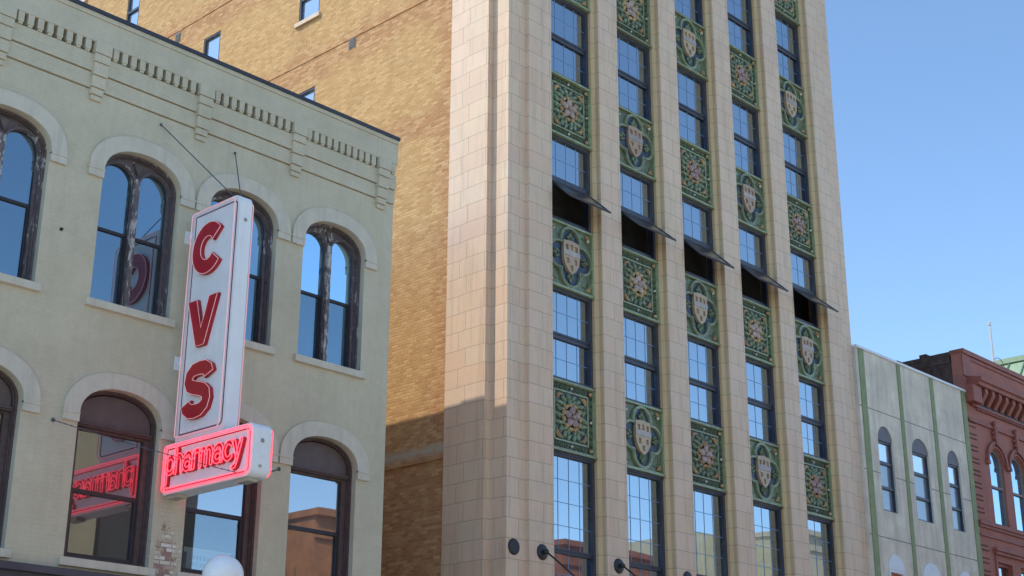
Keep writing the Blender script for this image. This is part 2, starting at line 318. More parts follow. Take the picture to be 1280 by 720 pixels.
# ------------------------------------------------------------------ mesh helpers
class MB:
    """collects shapes in world (or local) coordinates; build() links them as one mesh object"""
    def __init__(s): s.bm = bmesh.new()
    def box(s, x0, x1, y0, y1, z0, z1, bev=0):
        v = [s.bm.verts.new(c) for c in ((x0, y0, z0), (x1, y0, z0), (x1, y1, z0), (x0, y1, z0), (x0, y0, z1), (x1, y0, z1), (x1, y1, z1), (x0, y1, z1))]
        fs = [s.bm.faces.new([v[i] for i in q]) for q in ((0, 3, 2, 1), (4, 5, 6, 7), (0, 1, 5, 4), (1, 2, 6, 5), (2, 3, 7, 6), (3, 0, 4, 7))]
        if bev:
            es = list({e for f in fs for e in f.edges})
            bmesh.ops.bevel(s.bm, geom=es, offset=bev, segments=2, affect='EDGES', profile=.6)
        return s
    def prism(s, pts, a, b, axis='z'):
        """polygon (2D) swept a..b along axis; 2D = (x,y) for z, (x,z) for y, (y,z) for x"""
        f = {'z': lambda p, t: (p[0], p[1], t), 'y': lambda p, t: (p[0], t, p[1]), 'x': lambda p, t: (t, p[0], p[1])}[axis]
        A = [s.bm.verts.new(f(p, a)) for p in pts]; B = [s.bm.verts.new(f(p, b)) for p in pts]
        n = len(pts)
        s.bm.faces.new(A); s.bm.faces.new(B[::-1])
        for i in range(n): s.bm.faces.new((A[i], B[i], B[(i + 1) % n], A[(i + 1) % n]))
        return s
    def tube(s, path, r, seg=8, closed=False, cap=True):
        path = [Vector(p) for p in path]; n = len(path); rings = []
        rr = r if isinstance(r, (list, tuple)) else [r] * n
        prev = None
        for i, p in enumerate(path):
            if closed: d = path[(i + 1) % n] - path[i - 1]
            else: d = path[min(i + 1, n - 1)] - path[max(i - 1, 0)]
            d.normalize()
            ref = prev if prev is not None else (Vector((0, 0, 1)) if abs(d.z) < .9 else Vector((1, 0, 0)))
            a = (ref - d * ref.dot(d)); a.normalize(); b = d.cross(a); prev = a
            rings.append([s.bm.verts.new(p + rr[i] * (math.cos(2 * math.pi * k / seg) * a + math.sin(2 * math.pi * k / seg) * b)) for k in range(seg)])
        m = n if closed else n - 1
        for i in range(m):
            A, B = rings[i], rings[(i + 1) % n]
            for k in range(seg): s.bm.faces.new((A[k], A[(k + 1) % seg], B[(k + 1) % seg], B[k]))
        if not closed and cap:
            s.bm.faces.new(rings[0][::-1]); s.bm.faces.new(rings[-1])
        return s
    def lathe(s, prof, c, axis='z', seg=24):
        """prof [(radius, height)] revolved about axis through c"""
        ax = {'z': lambda r, h, t: (c[0] + r * math.cos(t), c[1] + r * math.sin(t), c[2] + h), 'y': lambda r, h, t: (c[0] + r * math.cos(t), c[1] + h, c[2] + r * math.sin(t))}[axis]
        rings = [[s.bm.verts.new(ax(max(r, 1e-4), h, 2 * math.pi * k / seg)) for k in range(seg)] for r, h in prof]
        for A, B in zip(rings, rings[1:]):
            for k in range(seg): s.bm.faces.new((A[k], A[(k + 1) % seg], B[(k + 1) % seg], B[k]))
        s.bm.faces.new(rings[0][::-1]); s.bm.faces.new(rings[-1]); return s
    def blob(s, c, rx, ry, rz, rot=0, sub=1):
        """ellipsoid; rot turns it about the y axis (in the facade plane)"""
        M = Matrix.Translation(c) @ Matrix.Rotation(rot, 4, 'Y') @ Matrix.Diagonal((rx, ry, rz, 1))
        bmesh.ops.create_icosphere(s.bm, subdivisions=sub, radius=1, matrix=M); return s
    def quad(s, *pts):
        s.bm.faces.new([s.bm.verts.new(p) for p in pts]); return s
    def add_mesh(s, me, M=None):
        if M is not None: me.transform(M)
        s.bm.from_mesh(me); bpy.data.meshes.remove(me); return s
    def build(s, name, mat, parent=None, base=(0, 0, 0), smooth=False, **props):
        bm = s.bm
        if base != (0, 0, 0): bmesh.ops.translate(bm, verts=bm.verts, vec=-Vector(base))
        bmesh.ops.recalc_face_normals(bm, faces=bm.faces)
        me = bpy.data.meshes.new(name); bm.to_mesh(me); bm.free()
        me.materials.append(MT[mat] if isinstance(mat, str) else mat)
        if smooth:
            for p in me.polygons: p.use_smooth = True
        o = bpy.data.objects.new(name, me); COL.objects.link(o)
        if parent: o.parent = parent
        for k, v in props.items(): o[k] = v
        return o

def curve_mesh(loops, depth, bevel=0):
    """flat shape with holes -> mesh in XY extruded +-depth along Z"""
    cu = bpy.data.curves.new('c', 'CURVE'); cu.dimensions = '2D'; cu.fill_mode = 'BOTH'; cu.extrude = depth; cu.bevel_depth = bevel
    cu.bevel_resolution = 1
    for lp in loops:
        sp = cu.splines.new('POLY'); sp.points.add(len(lp) - 1); sp.use_cyclic_u = True
        for pt, (x, y) in zip(sp.points, lp): pt.co = (x, y, 0, 1)
    return obj_mesh(cu)
def obj_mesh(data):
    o = bpy.data.objects.new('tmp', data); COL.objects.link(o)
    dg = bpy.context.evaluated_depsgraph_get()
    me = bpy.data.meshes.new_from_object(o.evaluated_get(dg))
    bpy.data.objects.remove(o); bpy.data.curves.remove(data)
    return me
# matrices mapping a flat shape to the facade (faces -Y) or to a side (faces -X); depth centre at t
def M_front(t, x=0, z=0): return Matrix(((1, 0, 0, x), (0, 0, 1, t), (0, 1, 0, z), (0, 0, 0, 1)))
def M_sideL(t, y=0, z=0): return Matrix(((0, 0, 1, t), (-1, 0, 0, y), (0, 1, 0, z), (0, 0, 0, 1)))   # u runs towards -Y
def plate(mb, loops, y0, y1, x=0, z=0):
    return mb.add_mesh(curve_mesh(loops, abs(y1 - y0) / 2), M_front((y0 + y1) / 2, x, z))
def plate_side(mb, loops, x0, x1):
    """loops given as (y, z)"""
    return mb.add_mesh(curve_mesh([[(-a, b) for a, b in lp] for lp in loops], abs(x1 - x0) / 2), M_sideL((x0 + x1) / 2))
def rect(x0, x1, z0, z1): return [(x0, z0), (x1, z0), (x1, z1), (x0, z1)]
def arch(cx, hw, z0, zs, rise, n=20, p=2.0):
    """opening: straight jambs to zs, then a (super)elliptic head"""
    pts = [(cx - hw, z0), (cx + hw, z0)]
    for i in range(n + 1):
        t = math.pi * i / n; c, s_ = math.cos(t), math.sin(t)
        pts.append((cx + hw * math.copysign(abs(c) ** (2 / p), c), zs + rise * abs(s_) ** (2 / p)))
    return pts
def rrect(x0, x1, z0, z1, r, n=6):
    pts = []
    for cx, cz, a in ((x1 - r, z0 + r, -90), (x1 - r, z1 - r, 0), (x0 + r, z1 - r, 90), (x0 + r, z0 + r, 180)):
        for i in range(n + 1):
            t = rad(a + 90 * i / n); pts.append((cx + r * math.cos(t), cz + r * math.sin(t)))
    return pts

def thing(name, loc, label, cat, group=None):
    o = bpy.data.objects.new(name, None); COL.objects.link(o); o.location = loc; o.empty_display_size = .3
    o['label'] = label; o['category'] = cat
    if group: o['group'] = group
    return o
def tag(o, label, cat, group=None):
    o['label'] = label; o['category'] = cat
    if group: o['group'] = group
    return o
def part_empty_free_copy(src, parent, loc):
    """copy of a part with its sub-parts"""
    c = src.copy(); COL.objects.link(c); c.parent = parent; c.location = loc
    for ch in src.children:
        d = ch.copy(); COL.objects.link(d); d.parent = c
    return c
def structure(name, mb, mat):
    o = mb.build(name, mat); o['kind'] = 'structure'; return o

# ------------------------------------------------------------------ the setting
FY = 20.77                                   # building line
structure('ground', MB().quad((-1500, -1500, -.02), (1500, -1500, -.02), (1500, 1500, -.02), (-1500, 1500, -.02)), 'soil')
structure('road', MB().box(-150, 300, 1.6, 17.2, -.3, 0), 'asphalt')
structure('pavement', MB().box(-150, 300, 17.2, FY + .6, -.3, .13, ).box(-150, 300, -4.0, 1.6, -.3, .13), 'pave')
lm = MB()
for i in range(40): lm.box(-60 + i * 6, -57 + i * 6, 9.3, 9.42, .0, .005)
structure('road_marking', lm, 'linep')

# ------------------------------------------------------------------ painted brick shop building (left)
LB = (10.0, FY, 0.0)
left = thing('shop_building', LB, 'grey green painted brick building with arched windows and dentil cornice', 'building')
XR = 18.38; XL = 1.0
UPC = [7.80, 9.97, 12.53, 14.71, 16.90]; LOC = [7.80, 10.0, 12.55, 14.72, 16.90]
SU, SL = 9.51, 5.24                          # sill tops
holes = [arch(c, .775, SU, 11.83, .53, p=2.2) for c in UPC] + [arch(c, .775, SL, 7.56, .51, p=2.2) for c in LOC]
w = MB()
plate(w, [rect(XL, XR, 5.04, 13.222)] + holes, FY, FY + .36)
for z_ in (13.232, 13.541): w.box(XL, XR - .012, FY + .03, FY + .36, z_ - .008, z_ + .008)
w.box(XR - .3, XR, FY + .36, 44, 0, 14.3).box(XL, XL + .3, FY + .36, 44, 0, 14.3).box(XL, XR, 44, 44.3, 0, 14.3)
w.box(XL, XR, FY - .032, FY + .36, 13.242, 13.531).box(XL, XR, FY - .062, FY + .36, 13.551, 13.868).box(XL, XR, FY + .09, FY + .36, 13.87, 14.10)
w.box(XL + .3, XR - .3, FY + .36, 44, 14.0, 14.25)
w.box(XL, XL + .5, FY, FY + .36, 0, 5.04).box(XR - .45, XR, FY, FY + .36, 0, 5.04)
w.build('wall', 'paint', left, LB)
# frieze and coping
f = MB(); f.box(XL, XR, FY - .095, FY + .36, 14.102, 14.555).box(XL, XR, FY - .115, FY + .36, 14.557, 14.64)
f.build('frieze', 'paint', left, LB)
f = MB(); f.box(XL, XR + .015, FY - .14, FY + .40, 14.642, 14.715)
f.box(XR - .32, XR + .015, FY + .40, 44.3, 14.302, 14.715)
f.build('coping', 'coping', left, LB)
BR = [7.45, 9.62, 11.44, 13.61, 15.80, 18.005]
for i, bx in enumerate(BR):
    b = MB()
    for z0, z1, hw, pr in ((13.88, 14.10, .16, .155), (13.72, 13.868, .15, .14), (13.48, 13.708, .138, .12), (13.26, 13.468, .13, .095), (13.13, 13.248, .118, .07), (13.03, 13.118, .10, .045)):
        b.box(bx - hw, bx + hw, FY - pr, FY + (.089 if z0 > 13.87 else -.0), z0, z1)
    b.build('bracket', 'paint', left, LB)
spans = list(zip(BR[:-1], BR[1:])) + [(BR[-1], XR + .07)]
for a, b_ in spans:
    n = max(1, round((b_ - a - .33) / .178)); d = MB()
    x0, x1 = a + .165, b_ - .165
    if b_ > XR: x0, x1, n = a + .275, a + .275, 1
    for k in range(n):
        x = x0 + .02 + (x1 - x0 - .04) * (k + .5) / n if n > 1 else x0
        d.box(x - .056, x + .056, FY - .094, FY + .089, 13.915, 14.10, .006)
        d.box(x - .040, x + .040, FY - .085, FY + .089, 13.872, 13.913)
    d.build('dentil_course', 'paint', left, LB)
# coping flashing hides nothing; storefront below
s = MB(); s.box(XL, XR - .46, FY - .22, FY + .2, 4.92, 5.035).box(XL, XR - .46, FY - .14, FY + .2, 4.40, 4.918).box(XL, XR - .46, FY - .2, FY + .2, 4.28, 4.398)
s.build('shopfront_cornice', 'store', left, LB)
s = MB(); s.box(XL + .5, XR - .46, FY + .12, FY + .2, .13, .7)
for x in (1.6, 4.8, 8.0, 11.2, 14.4, 17.8): s.box(x, x + .12, FY + .02, FY + .2, .7, 4.28)
s.build('shopfront_frame', 'store', left, LB)
MB().box(XL + .5, XR - .46, FY + .14, FY + .16, .7, 4.28).build('shopfront_pane', 'g_low', left, LB)
MB().box(XL + .3, XR - .3, FY + 1.1, FY + 1.15, .1, 13.9).build('room_backing', 'dark', left, LB)  # added dark sheet in place of the unlit interior

def half_ring(hw_o, rise_o, hw_i, rise_i, zs, p=2.2, n=24):
    o = []; i_ = []
    for k in range(n + 1):
        t = math.pi * k / n; c, s_ = math.cos(t), math.sin(t)
        o.append((hw_o * math.copysign(abs(c) ** (2 / p), c), zs + rise_o * abs(s_) ** (2 / p)))
        i_.append((hw_i * math.copysign(abs(c) ** (2 / p), c), zs + rise_i * abs(s_) ** (2 / p)))
    return o + i_[::-1]

def old_window(name, cx, sill_z, zs, rise, kind):
    """arched timber window; local z 0 at the sill top, local y 0 at the wall face"""
    H = zs - sill_z
    fr = MB()
    outer = arch(0, .772, .002, H, rise - .003, p=2.2)
    inner = arch(0, .70, .05, H, rise - .07, p=2.2)
    plate(fr, [outer, arch(0, .735, .05, H, rise - .04, p=2.2)], .115, .165); plate(fr, [outer, arch(0, .715, .05, H, rise - .055, p=2.2)], .166, .216)
    outer2 = arch(0, .772, .002, H, rise - .003, p=2.2)
    if kind == 'twin':
        lights = [arch(s_ * .362, .305, .075, H, .315, p=2.0) for s_ in (-1, 1)]
        plate(fr, [arch(0, .765, .004, H, rise - .01, p=2.2)] + lights, .217, .265)
        fr.prism([(-.10, H + .40), (.10, H + .40), (.0, H + .20)], .16, .216, 'y')   # spandrel leaf between the heads
        for s_ in (-1, 1):
            q = half_ring(.350, .36, .308, .318, H, 2.0)
            plate(fr, [[(x + s_ * .362, z) for x, z in q]], .18, .216)
    else:
        fr.box(-.70, .70, .15, .26, H - .16, H - .085); fr.box(-.70, .70, .12, .15, H - .13, H - .10)
        plate(fr, [[(-.765, .004), (.765, .004), (.765, H - .162), (-.765, H - .162)], rect(-.62, .62, .06, H - .20)], .217, .265)
    fobj = fr.build(name, 'frame_old' if kind == 'twin' else 'frame', left)
    fobj.location = (cx - LB[0], 0, sill_z)
    sl = MB(); sl.box(-.865, .865, -.075, .114, -.135, -.002, .008); sl.build('sill', 'trim', fobj)
    hm = MB(); plate(hm, [half_ring(1.065, rise + .27, .776, rise, H + .002)], -.045, -.001)
    for s_ in (-1, 1):
        hm.box(min(s_ * .776, s_ * 1.07), max(s_ * .776, s_ * 1.07), -.05, -.001, H - .155, H - .002)
        hm.box(min(s_ * .776, s_ * 1.085), max(s_ * .776, s_ * 1.085), -.062, -.001, H - .012 - .02, H)
    hm.build('hood_mould', 'trim', fobj)
    if kind == 'twin':
        MB().box(-.05, .05, .14, .216, .03, H + .12, .012).build('mullion', 'mullion', fobj)
        mr = 1.385
        for s_ in (-1, 1):
            c0 = s_ * .362
            up_ = MB(); plate(up_, [arch(c0, .315, mr, H, .325, p=2.0)], .272, .278); up_.build('pane', 'g_blue', fobj)
            lo = MB(); lo.box(c0 - .315, c0 + .315, .300, .306, .07, mr - .002); lo.build('pane', 'g_blue', fobj)
            sa = MB(); sa.box(c0 - .300, c0 + .300, .266, .30, mr - .025, mr + .025)
            plate(sa, [rect(c0 - .300, c0 + .300, .078, mr - .027), rect(c0 - .272, c0 + .272, .12, mr - .03)], .266, .298)
            sa.build('sash', 'sash', fobj)
    else:
        mr = 1.13
        MB().box(-.63, .63, .272, .278, mr, H - .19).build('pane', {'single': 'g_low', 'dim': 'g_dim', 'clear': 'g_low'}[kind], fobj)
        MB().box(-.63, .63, .305, .311, .05, mr - .002).build('pane', {'single': 'g_low', 'dim': 'g_dim', 'clear': 'g_clear'}[kind], fobj)
        sa = MB(); sa.box(-.62, .62, .266, .304, mr - .035, mr + .03)
        plate(sa, [rect(-.62, .62, .058, mr - .037), rect(-.565, .565, .13, mr - .04)], .266, .303)
        sa.build('sash', 'sash', fobj)
        tp = MB(); plate(tp, [arch(0, .70, H - .084, H, rise - .072, p=2.2)], .20, .23); tp.build('tympanum', 'tymp', fobj)
    return fobj
for c in UPC: old_window('arched_window', c, SU, 11.83, .53, 'twin')
for k, c in enumerate(LOC): old_window('arched_window', c, SL, 7.56, .51, {3: 'clear', 2: 'dim', 1: 'dim'}.get(k, 'single'))

# poster standing behind the glass of the window beside the globe lamp
ps = thing('poster', (14.62, FY + .42, 5.26), 'white framed poster with a dark picture standing behind the window glass', 'poster')
p_ = MB(); p_.box(-.72, .62, 0, .025, .0, .50); p_.build('board', 'paper', ps)
MB().box(-.55, -.30, -.006, -.002, .12, .42).build('picture', 'photo', ps)
t_ = MB()
for r_, (n, y) in enumerate(((9, .30), (7, .18))):
    for k in range(n): t_.box(-.18 + k * .075, -.13 + k * .075 , -.006, -.002, y, y + .07)
t_.build('print_block', 'ink', ps)

# ------------------------------------------------------------------ blade sign
SGX = 13.60
sg = thing('blade_sign', (SGX, FY, 6.4), 'tall white CVS pharmacy neon sign projecting from the painted brick wall', 'sign')
SB = (SGX, FY, 6.4)
def rounded_cabinet(y0, y1, z0, z1, r_street, hx, r_wall=.03, n=8):
    """closed outline in (y,z): rounded on the street side"""
    pts = []
    for cy, cz, a, r in ((y0 + r_street, z0 + r_street, 180, r_street), (y1 - r_wall, z0 + r_wall, 270, r_wall), (y1 - r_wall, z1 - r_wall, 0, r_wall), (y0 + r_street, z1 - r_street, 90, r_street)):
        for i in range(n + 1):
            t = rad(a + 90 * i / n); pts.append((cy + r * math.cos(t), cz + r * math.sin(t)))
    return pts
def cabinet(name, y0, y1, z0, z1, r, hx):
    out = rounded_cabinet(y0, y1, z0, z1, r, hx)
    body = MB(); body.prism(out, SGX - hx, SGX + hx, 'x')
    o = body.build(name, 'signside', sg, SB)
    ins = rounded_cabinet(y0 + .012, y1 - .012, z0 + .012, z1 - .012, max(r - .012, .01), hx, .02)
    for s_ in (-1, 1):
        fc = MB(); a = SGX + s_ * (hx + .001); fc.prism(ins, min(a, a + s_ * .008), max(a, a + s_ * .008), 'x'); fc.build('face', 'signface', o, SB)
    return o
VY0, VY1, VZ0, VZ1, VH = 19.15, 20.53, 7.31, 11.48, .125
PY0, PY1, PZ0, PZ1, PH = 18.28, 20.70, 6.44, 7.30, .17
cab_v = cabinet('upright_cabinet', VY0, VY1, VZ0, VZ1, .16, VH)
cab_p = cabinet('lower_cabinet', PY0, PY1, PZ0, PZ1, .13, PH)

def border_tube(parent, y0, y1, z0, z1, r, x, mat, tr, name='neon_border'):
    pts = rounded_cabinet(y0, y1, z0, z1, r, 0, .06)
    return MB().tube([(x, a, b) for a, b in pts], tr, 8, closed=True).build(name, mat, parent, SB, smooth=True)
for s_ in (-1, 1):
    xf = SGX + s_ * (VH + .012)
    border_tube(cab_v, VY0 + .065, VY1 - .065, VZ0 + .07, VZ1 - .065, .10, xf + s_ * .055, 'neon_dim', .011)
    # dark purple line painted in as the shadow of the tubes
    a = MB(); lo = [rounded_cabinet(VY0 + .06, VY1 - .10, VZ0 + .11, VZ1 - .105, .09, 0, .03), rounded_cabinet(VY0 + .082, VY1 - .122, VZ0 + .132, VZ1 - .127, .075, 0, .02)]
    plate_side(a, lo, xf - .002, xf + .004) if s_ < 0 else plate_side(a, lo, xf - .004, xf + .002)
    a.build('border_line', 'tube_shadow', cab_v, SB)
    xf = SGX + s_ * (PH + .012)
    border_tube(cab_p, PY0 + .045, PY1 - .035, PZ0 + .045, PZ1 - .045, .10, xf + s_ * .045, 'neon_on', .0105)
    border_tube(cab_p, PY0 + .085, PY1 - .075, PZ0 + .085, PZ1 - .085, .08, xf + s_ * .045, 'neon_on', .0065)
    a = MB(); lo = [rounded_cabinet(PY0 + .075, PY1 - .062, PZ0 + .07, PZ1 - .085, .085, 0, .03), rounded_cabinet(PY0 + .095, PY1 - .082, PZ0 + .09, PZ1 - .105, .07, 0, .02)]
    plate_side(a, lo, xf - .002, xf + .004) if s_ < 0 else plate_side(a, lo, xf - .004, xf + .002)
    a.build('border_line', 'letter', cab_p, SB)

# letters: heavy strokes drawn as outlines (u to the right, v up)
def stroke(path, half):
    """outline of a fat stroke; half = list of half widths"""
    Lp, Rp = [], []
    n = len(path)
    for i in range(n):
        a = Vector(path[max(i - 1, 0)]); b = Vector(path[min(i + 1, n - 1)]); d = (b - a).normalized(); nrm = Vector((-d.y, d.x)); p = Vector(path[i])
        Lp.append(tuple(p + nrm * half[i])); Rp.append(tuple(p - nrm * half[i]))
    return Lp + Rp[::-1]
def letter_C():
    n = 26; path = []; hw = []
    for i in range(n + 1):
        t = rad(38 + 286 * i / n); path.append((.315 * math.cos(t), .345 * math.sin(t)))
        k = abs(i / n - .5) * 2; hw.append(.132 + .016 * k ** 3)
    return [stroke(path, hw)]
def letter_V():
    return [[(-.43, .43), (-.16, .43), (.01, -.10), (.17, .43), (.43, .43), (.135, -.43), (-.115, -.43)]]
def letter_S():
    ctr = [(.30, .215), (.27, .30), (.17, .355), (.02, .37), (-.15, .35), (-.25, .27), (-.265, .18), (-.22, .095), (-.10, .045), (.03, .01), (.17, -.035), (.255, -.10), (.275, -.19), (.24, -.29), (.13, -.36), (-.03, -.375), (-.17, -.355), (-.27, -.29), (-.30, -.205)]
    n = len(ctr); hw = [.126 + .014 * (abs(i / (n - 1) - .5) * 2) ** 4 for i in range(n)]
    return [stroke(ctr, hw)]
def grow(loop, d):
    """offset a simple loop outward"""
    n = len(loop); area = sum(loop[i][0] * loop[(i + 1) % n][1] - loop[(i + 1) % n][0] * loop[i][1] for i in range(n))
    sg_ = 1 if area > 0 else -1; out = []
    for i in range(n):
        a = Vector(loop[i - 1]); p = Vector(loop[i]); b = Vector(loop[(i + 1) % n])
        t = ((p - a).normalized() + (b - p).normalized())
        t = t.normalized() if t.length > 1e-6 else (p - a).normalized()
        out.append(tuple(p + Vector((t.y, -t.x)) * sg_ * d))
    return out
for s_ in (-1, 1):
    xf = SGX + s_ * (VH + .010)
    for nm, fn, vc, uc in (('C', letter_C, 10.655, 19.915), ('V', letter_V, 9.315, 19.93), ('S', letter_S, 8.12, 19.895)):
        loops = fn()
        me = curve_mesh(loops, .030)
        # u runs left to right as read from the face's own side
        if s_ < 0: M = Matrix(((0, 0, 1, xf - .031), (-1, 0, 0, uc), (0, 1, 0, vc), (0, 0, 0, 1)))
        else: M = Matrix(((0, 0, 1, xf + .031), (1, 0, 0, uc), (0, 1, 0, vc), (0, 0, 0, 1)))
        MB().add_mesh(me, M).build('letter', 'letter', cab_v, SB)
        tb = MB()
        inner = grow(loops[0], -.010)
        tb.tube([(xf + s_ * .070, uc + (-s_ if s_ < 0 else 1) * (-u if s_ < 0 else u) * (1 if s_ > 0 else 1), vc + v) if s_ > 0 else (xf + s_ * .075, uc - u, vc + v) for u, v in inner], .0055, 6, closed=True)
        tb.build('neon_tube', 'neon_dim', cab_v, SB, smooth=True)

# the lower word: rounded strokes of lower-case letters, doubled neon outline
def arc(cx, cy, rx, ry, a0, a1, n=10): return [(cx + rx * math.cos(rad(a0 + (a1 - a0) * i / n)), cy + ry * math.sin(rad(a0 + (a1 - a0) * i / n))) for i in range(n + 1)]
XH = .20                                  # x-height
def glyph(ch):
    r = .085; h = XH
    if ch == 'p': return [[(0, -.12), (0, h)], arc(.085, h / 2, .085, h / 2, 140, -140, 14)], .20
    if ch == 'h': return [[(0, 0), (0, .285)], arc(.07, h - .075, .07, .075, 165, 0, 8) + [(.14, 0)]], .19
    if ch == 'a': return [arc(.075, h - .06, .07, .06, 155, 0, 8) + [(.145, 0)], arc(.07, .062, .07, .062, 40, 320, 12)], .20
    if ch == 'r': return [[(0, 0), (0, h)], arc(.075, h - .08, .075, .08, 170, 55, 6)], .145
    if ch == 'm': return [[(0, 0), (0, h)], arc(.06, h - .07, .06, .07, 165, 0, 8) + [(.12, 0)], arc(.18, h - .07, .06, .07, 165, 0, 8) + [(.24, 0)]], .295
    if ch == 'c': return [arc(.085, h / 2, .085, h / 2, 45, 315, 14)], .195
    if ch == 'y': return [[(0, h), (.075, .0)], [(.15, h), (.06, -.06), (.04, -.10), (-.01, -.115)]], .16
word = []; x = 0
for ch in 'pharmacy':
    st, adv = glyph(ch)
    word.append((ch, x, st)); x += adv
WW = x
Y_L, Y_R = 20.56, 18.50; kx = (Y_L - Y_R) / WW; kz = 1.36; zb = 6.795 - .03
def cap_stroke(path, w, n=5):
    """fat stroke with round ends"""
    path = [Vector(p) for p in path]
    L_, R_ = [], []
    for i, p in enumerate(path):
        a = path[max(i - 1, 0)]; b = path[min(i + 1, len(path) - 1)]; d = (b - a).normalized(); nn = Vector((-d.y, d.x)); L_.append(p + nn * w); R_.append(p - nn * w)
    def cap(c, start, sgn=-1):
        o = []
        for i in range(1, n):
            t = sgn * math.pi * i / n; v = start - c; o.append(c + Vector((v.x * math.cos(t) - v.y * math.sin(t), v.x * math.sin(t) + v.y * math.cos(t))))
        return o
    return [tuple(v) for v in L_ + cap(path[-1], L_[-1]) + R_[::-1] + cap(path[0], R_[0])]
for s_ in (-1, 1):
    xf = SGX + s_ * (PH + .010)
    for ch, x0, strokes in word:
        lt = MB(); tb = MB()
        for q, st in enumerate(strokes):
            pts = [((x0 + u + .02) * kx, v * kz) for u, v in st]
            out = cap_stroke(pts, .042)
            me = curve_mesh([out], .022 + q * .0011)
            if s_ < 0: M = Matrix(((0, 0, 1, xf - .024), (-1, 0, 0, Y_L), (0, 1, 0, zb), (0, 0, 0, 1)))
            else: M = Matrix(((0, 0, 1, xf + .024), (1, 0, 0, Y_R), (0, 1, 0, zb), (0, 0, 0, 1)))
            lt.add_mesh(me, M)
            Yf = (lambda u: Y_L - u) if s_ < 0 else (lambda u: Y_R + u)
            o2 = cap_stroke(pts, .034)
            tb.tube([(xf + s_ * (.072 + .004 * q), Yf(u), zb + v) for u, v in o2], .0082, 6, closed=True)
        lt.build('letter', 'letter', cab_p, SB); tb.build('neon_tube', 'neon_on', cab_p, SB, smooth=True)
# fixings: wall plates, ballast blocks below, small access covers on the street edge
for z in (11.10, 8.77):
    MB().box(SGX - .12, SGX + .02, FY - .015, FY - .001, z - .12, z + .12).box(SGX - .03, SGX + .03, VY1, FY - .016, z - .03, z + .03).build('wall_bracket', 'signside', sg, SB)
MB().box(SGX - .03, SGX + .03, PY1, FY - .002, 6.7, 6.78).build('wall_bracket', 'signside', sg, SB)
for y0, y1 in ((18.40, 18.72), (20.30, 20.62)):
    MB().box(SGX - .14, SGX + .05, y0, y1, PZ0 - .065, PZ0 - .001, .006).build('ballast_box', 'brass', sg, SB)
cv = MB(); cv.lathe([(.028, -.012), (.034, -.006), (.034, 0)], (SGX, VY0 - .001, 11.02), 'y', 14); cv.build('cover_plate', 'signunder', cab_v, SB)
cv = MB(); cv.lathe([(.03, -.012), (.036, -.006), (.036, 0)], (SGX, PY0 - .001, 7.02), 'y', 14); cv.build('cover_plate', 'signunder', cab_p, SB)
cv = MB(); cv.box(SGX - .035, SGX + .035, PY0 - .02, PY0 - .001, 6.77, 6.87); cv.build('cover_plate', 'signside', cab_p, SB)
cv = MB(); cv.box(SGX - .045, SGX + .01, PY0 - .008, PY0 - .001, 6.585, 6.63); cv.build('maker_plate', 'brass', cab_p, SB)
for a, b in (((12.784, FY - .01, 13.06), (SGX - .02, 19.42, 11.47)), ((14.406, FY - .01, 13.05), (SGX + .03, 19.36, 11.47))):
    m_ = MB(); m_.tube([a, b], .010, 6); m_.blob(a, .03, .03, .03); m_.build('guy_wire', 'wire', sg, SB)
def chain_pts(a, b, sag, n=24):
    a, b = Vector(a), Vector(b); return [a.lerp(b, i / n) - Vector((0, 0, sag * 4 * (i / n) * (1 - i / n))) for i in range(n + 1)]
for a, b in (((11.336, FY - .01, 7.355), (SGX - PH, 18.55, 6.50)), ((15.85, FY - .01, 7.3), (SGX + PH, 18.62, 6.60))):
    m_ = MB(); pts = chain_pts(a, b, .03, 30); m_.tube(pts, .007, 5)
    for q in pts[::1]: m_.blob(q, .014, .014, .014)
    m_.blob(a, .04, .03, .04); m_.build('guy_chain', 'wire', sg, SB)

# small conduit stub and eye bolts on the wall
for x, z in ((11.10, 10.55), (15.30, 10.72)):
    o = MB(); o.tube([(x, FY - .001, z), (x, FY - .05, z)], .016, 8); o.lathe([(.03, -.012), (.03, -.001)], (x, FY, z), 'y', 10)
    o = o.build('eye_bolt', 'iron'); tag(o, 'small rusty bolt in the painted wall %s' % ('left of the twin arched window at left' if x < 12 else 'right of the upper part of the sign'), 'bolt')

# ------------------------------------------------------------------ office tower
TB = (21.9, FY, 0.0)
tower = thing('office_tower', TB, 'tall cream terracotta office block with green ornamental panels between stacked windows', 'building')
TOP = 31.2; P = 2.535
BAY = [24.18 + P * k for k in range(5)]
# piers: profile extruded full height
def pier_profile(k):
    r_edge = 23.29 + P * k; l_edge = 25.07 + P * (k - 1)
    JF = FY + .045                                    # where the front slab ends and the tan jamb begins
    jl = [(l_edge - .07, 21.30), (l_edge - .07, 20.97), (l_edge, 20.90), (l_edge, JF)]
    jr = [(r_edge, JF), (r_edge, 20.90), (r_edge + .07, 20.97), (r_edge + .07, 21.30)]
    if k == 0:
        return [(21.902, 21.30), (21.902, 20.87), (22.50, 20.87), (22.50, FY), (r_edge, FY), (r_edge, JF), (22.9, JF), (22.9, 21.30)], [(22.902, 21.30), (22.902, JF)] + jr
    if k == 5:
        return [(35.6, 21.30), (35.6, JF), (l_edge, JF), (l_edge, FY), (36.0, FY), (36.0, 20.87), (36.6, 20.87), (36.6, 21.30)], jl + [(35.598, JF), (35.598, 21.30)]
    return [(l_edge, JF - .001), (l_edge, FY), (r_edge, FY), (r_edge, JF - .001)], jl + jr
for k in range(6):
    a_, b_ = pier_profile(k)
    po = MB().prism(a_, .13, TOP, 'z').build('pier', 'terra', tower, TB)
    MB().prism(b_, .13, TOP, 'z').build('jamb', 'tanjamb', po, TB)
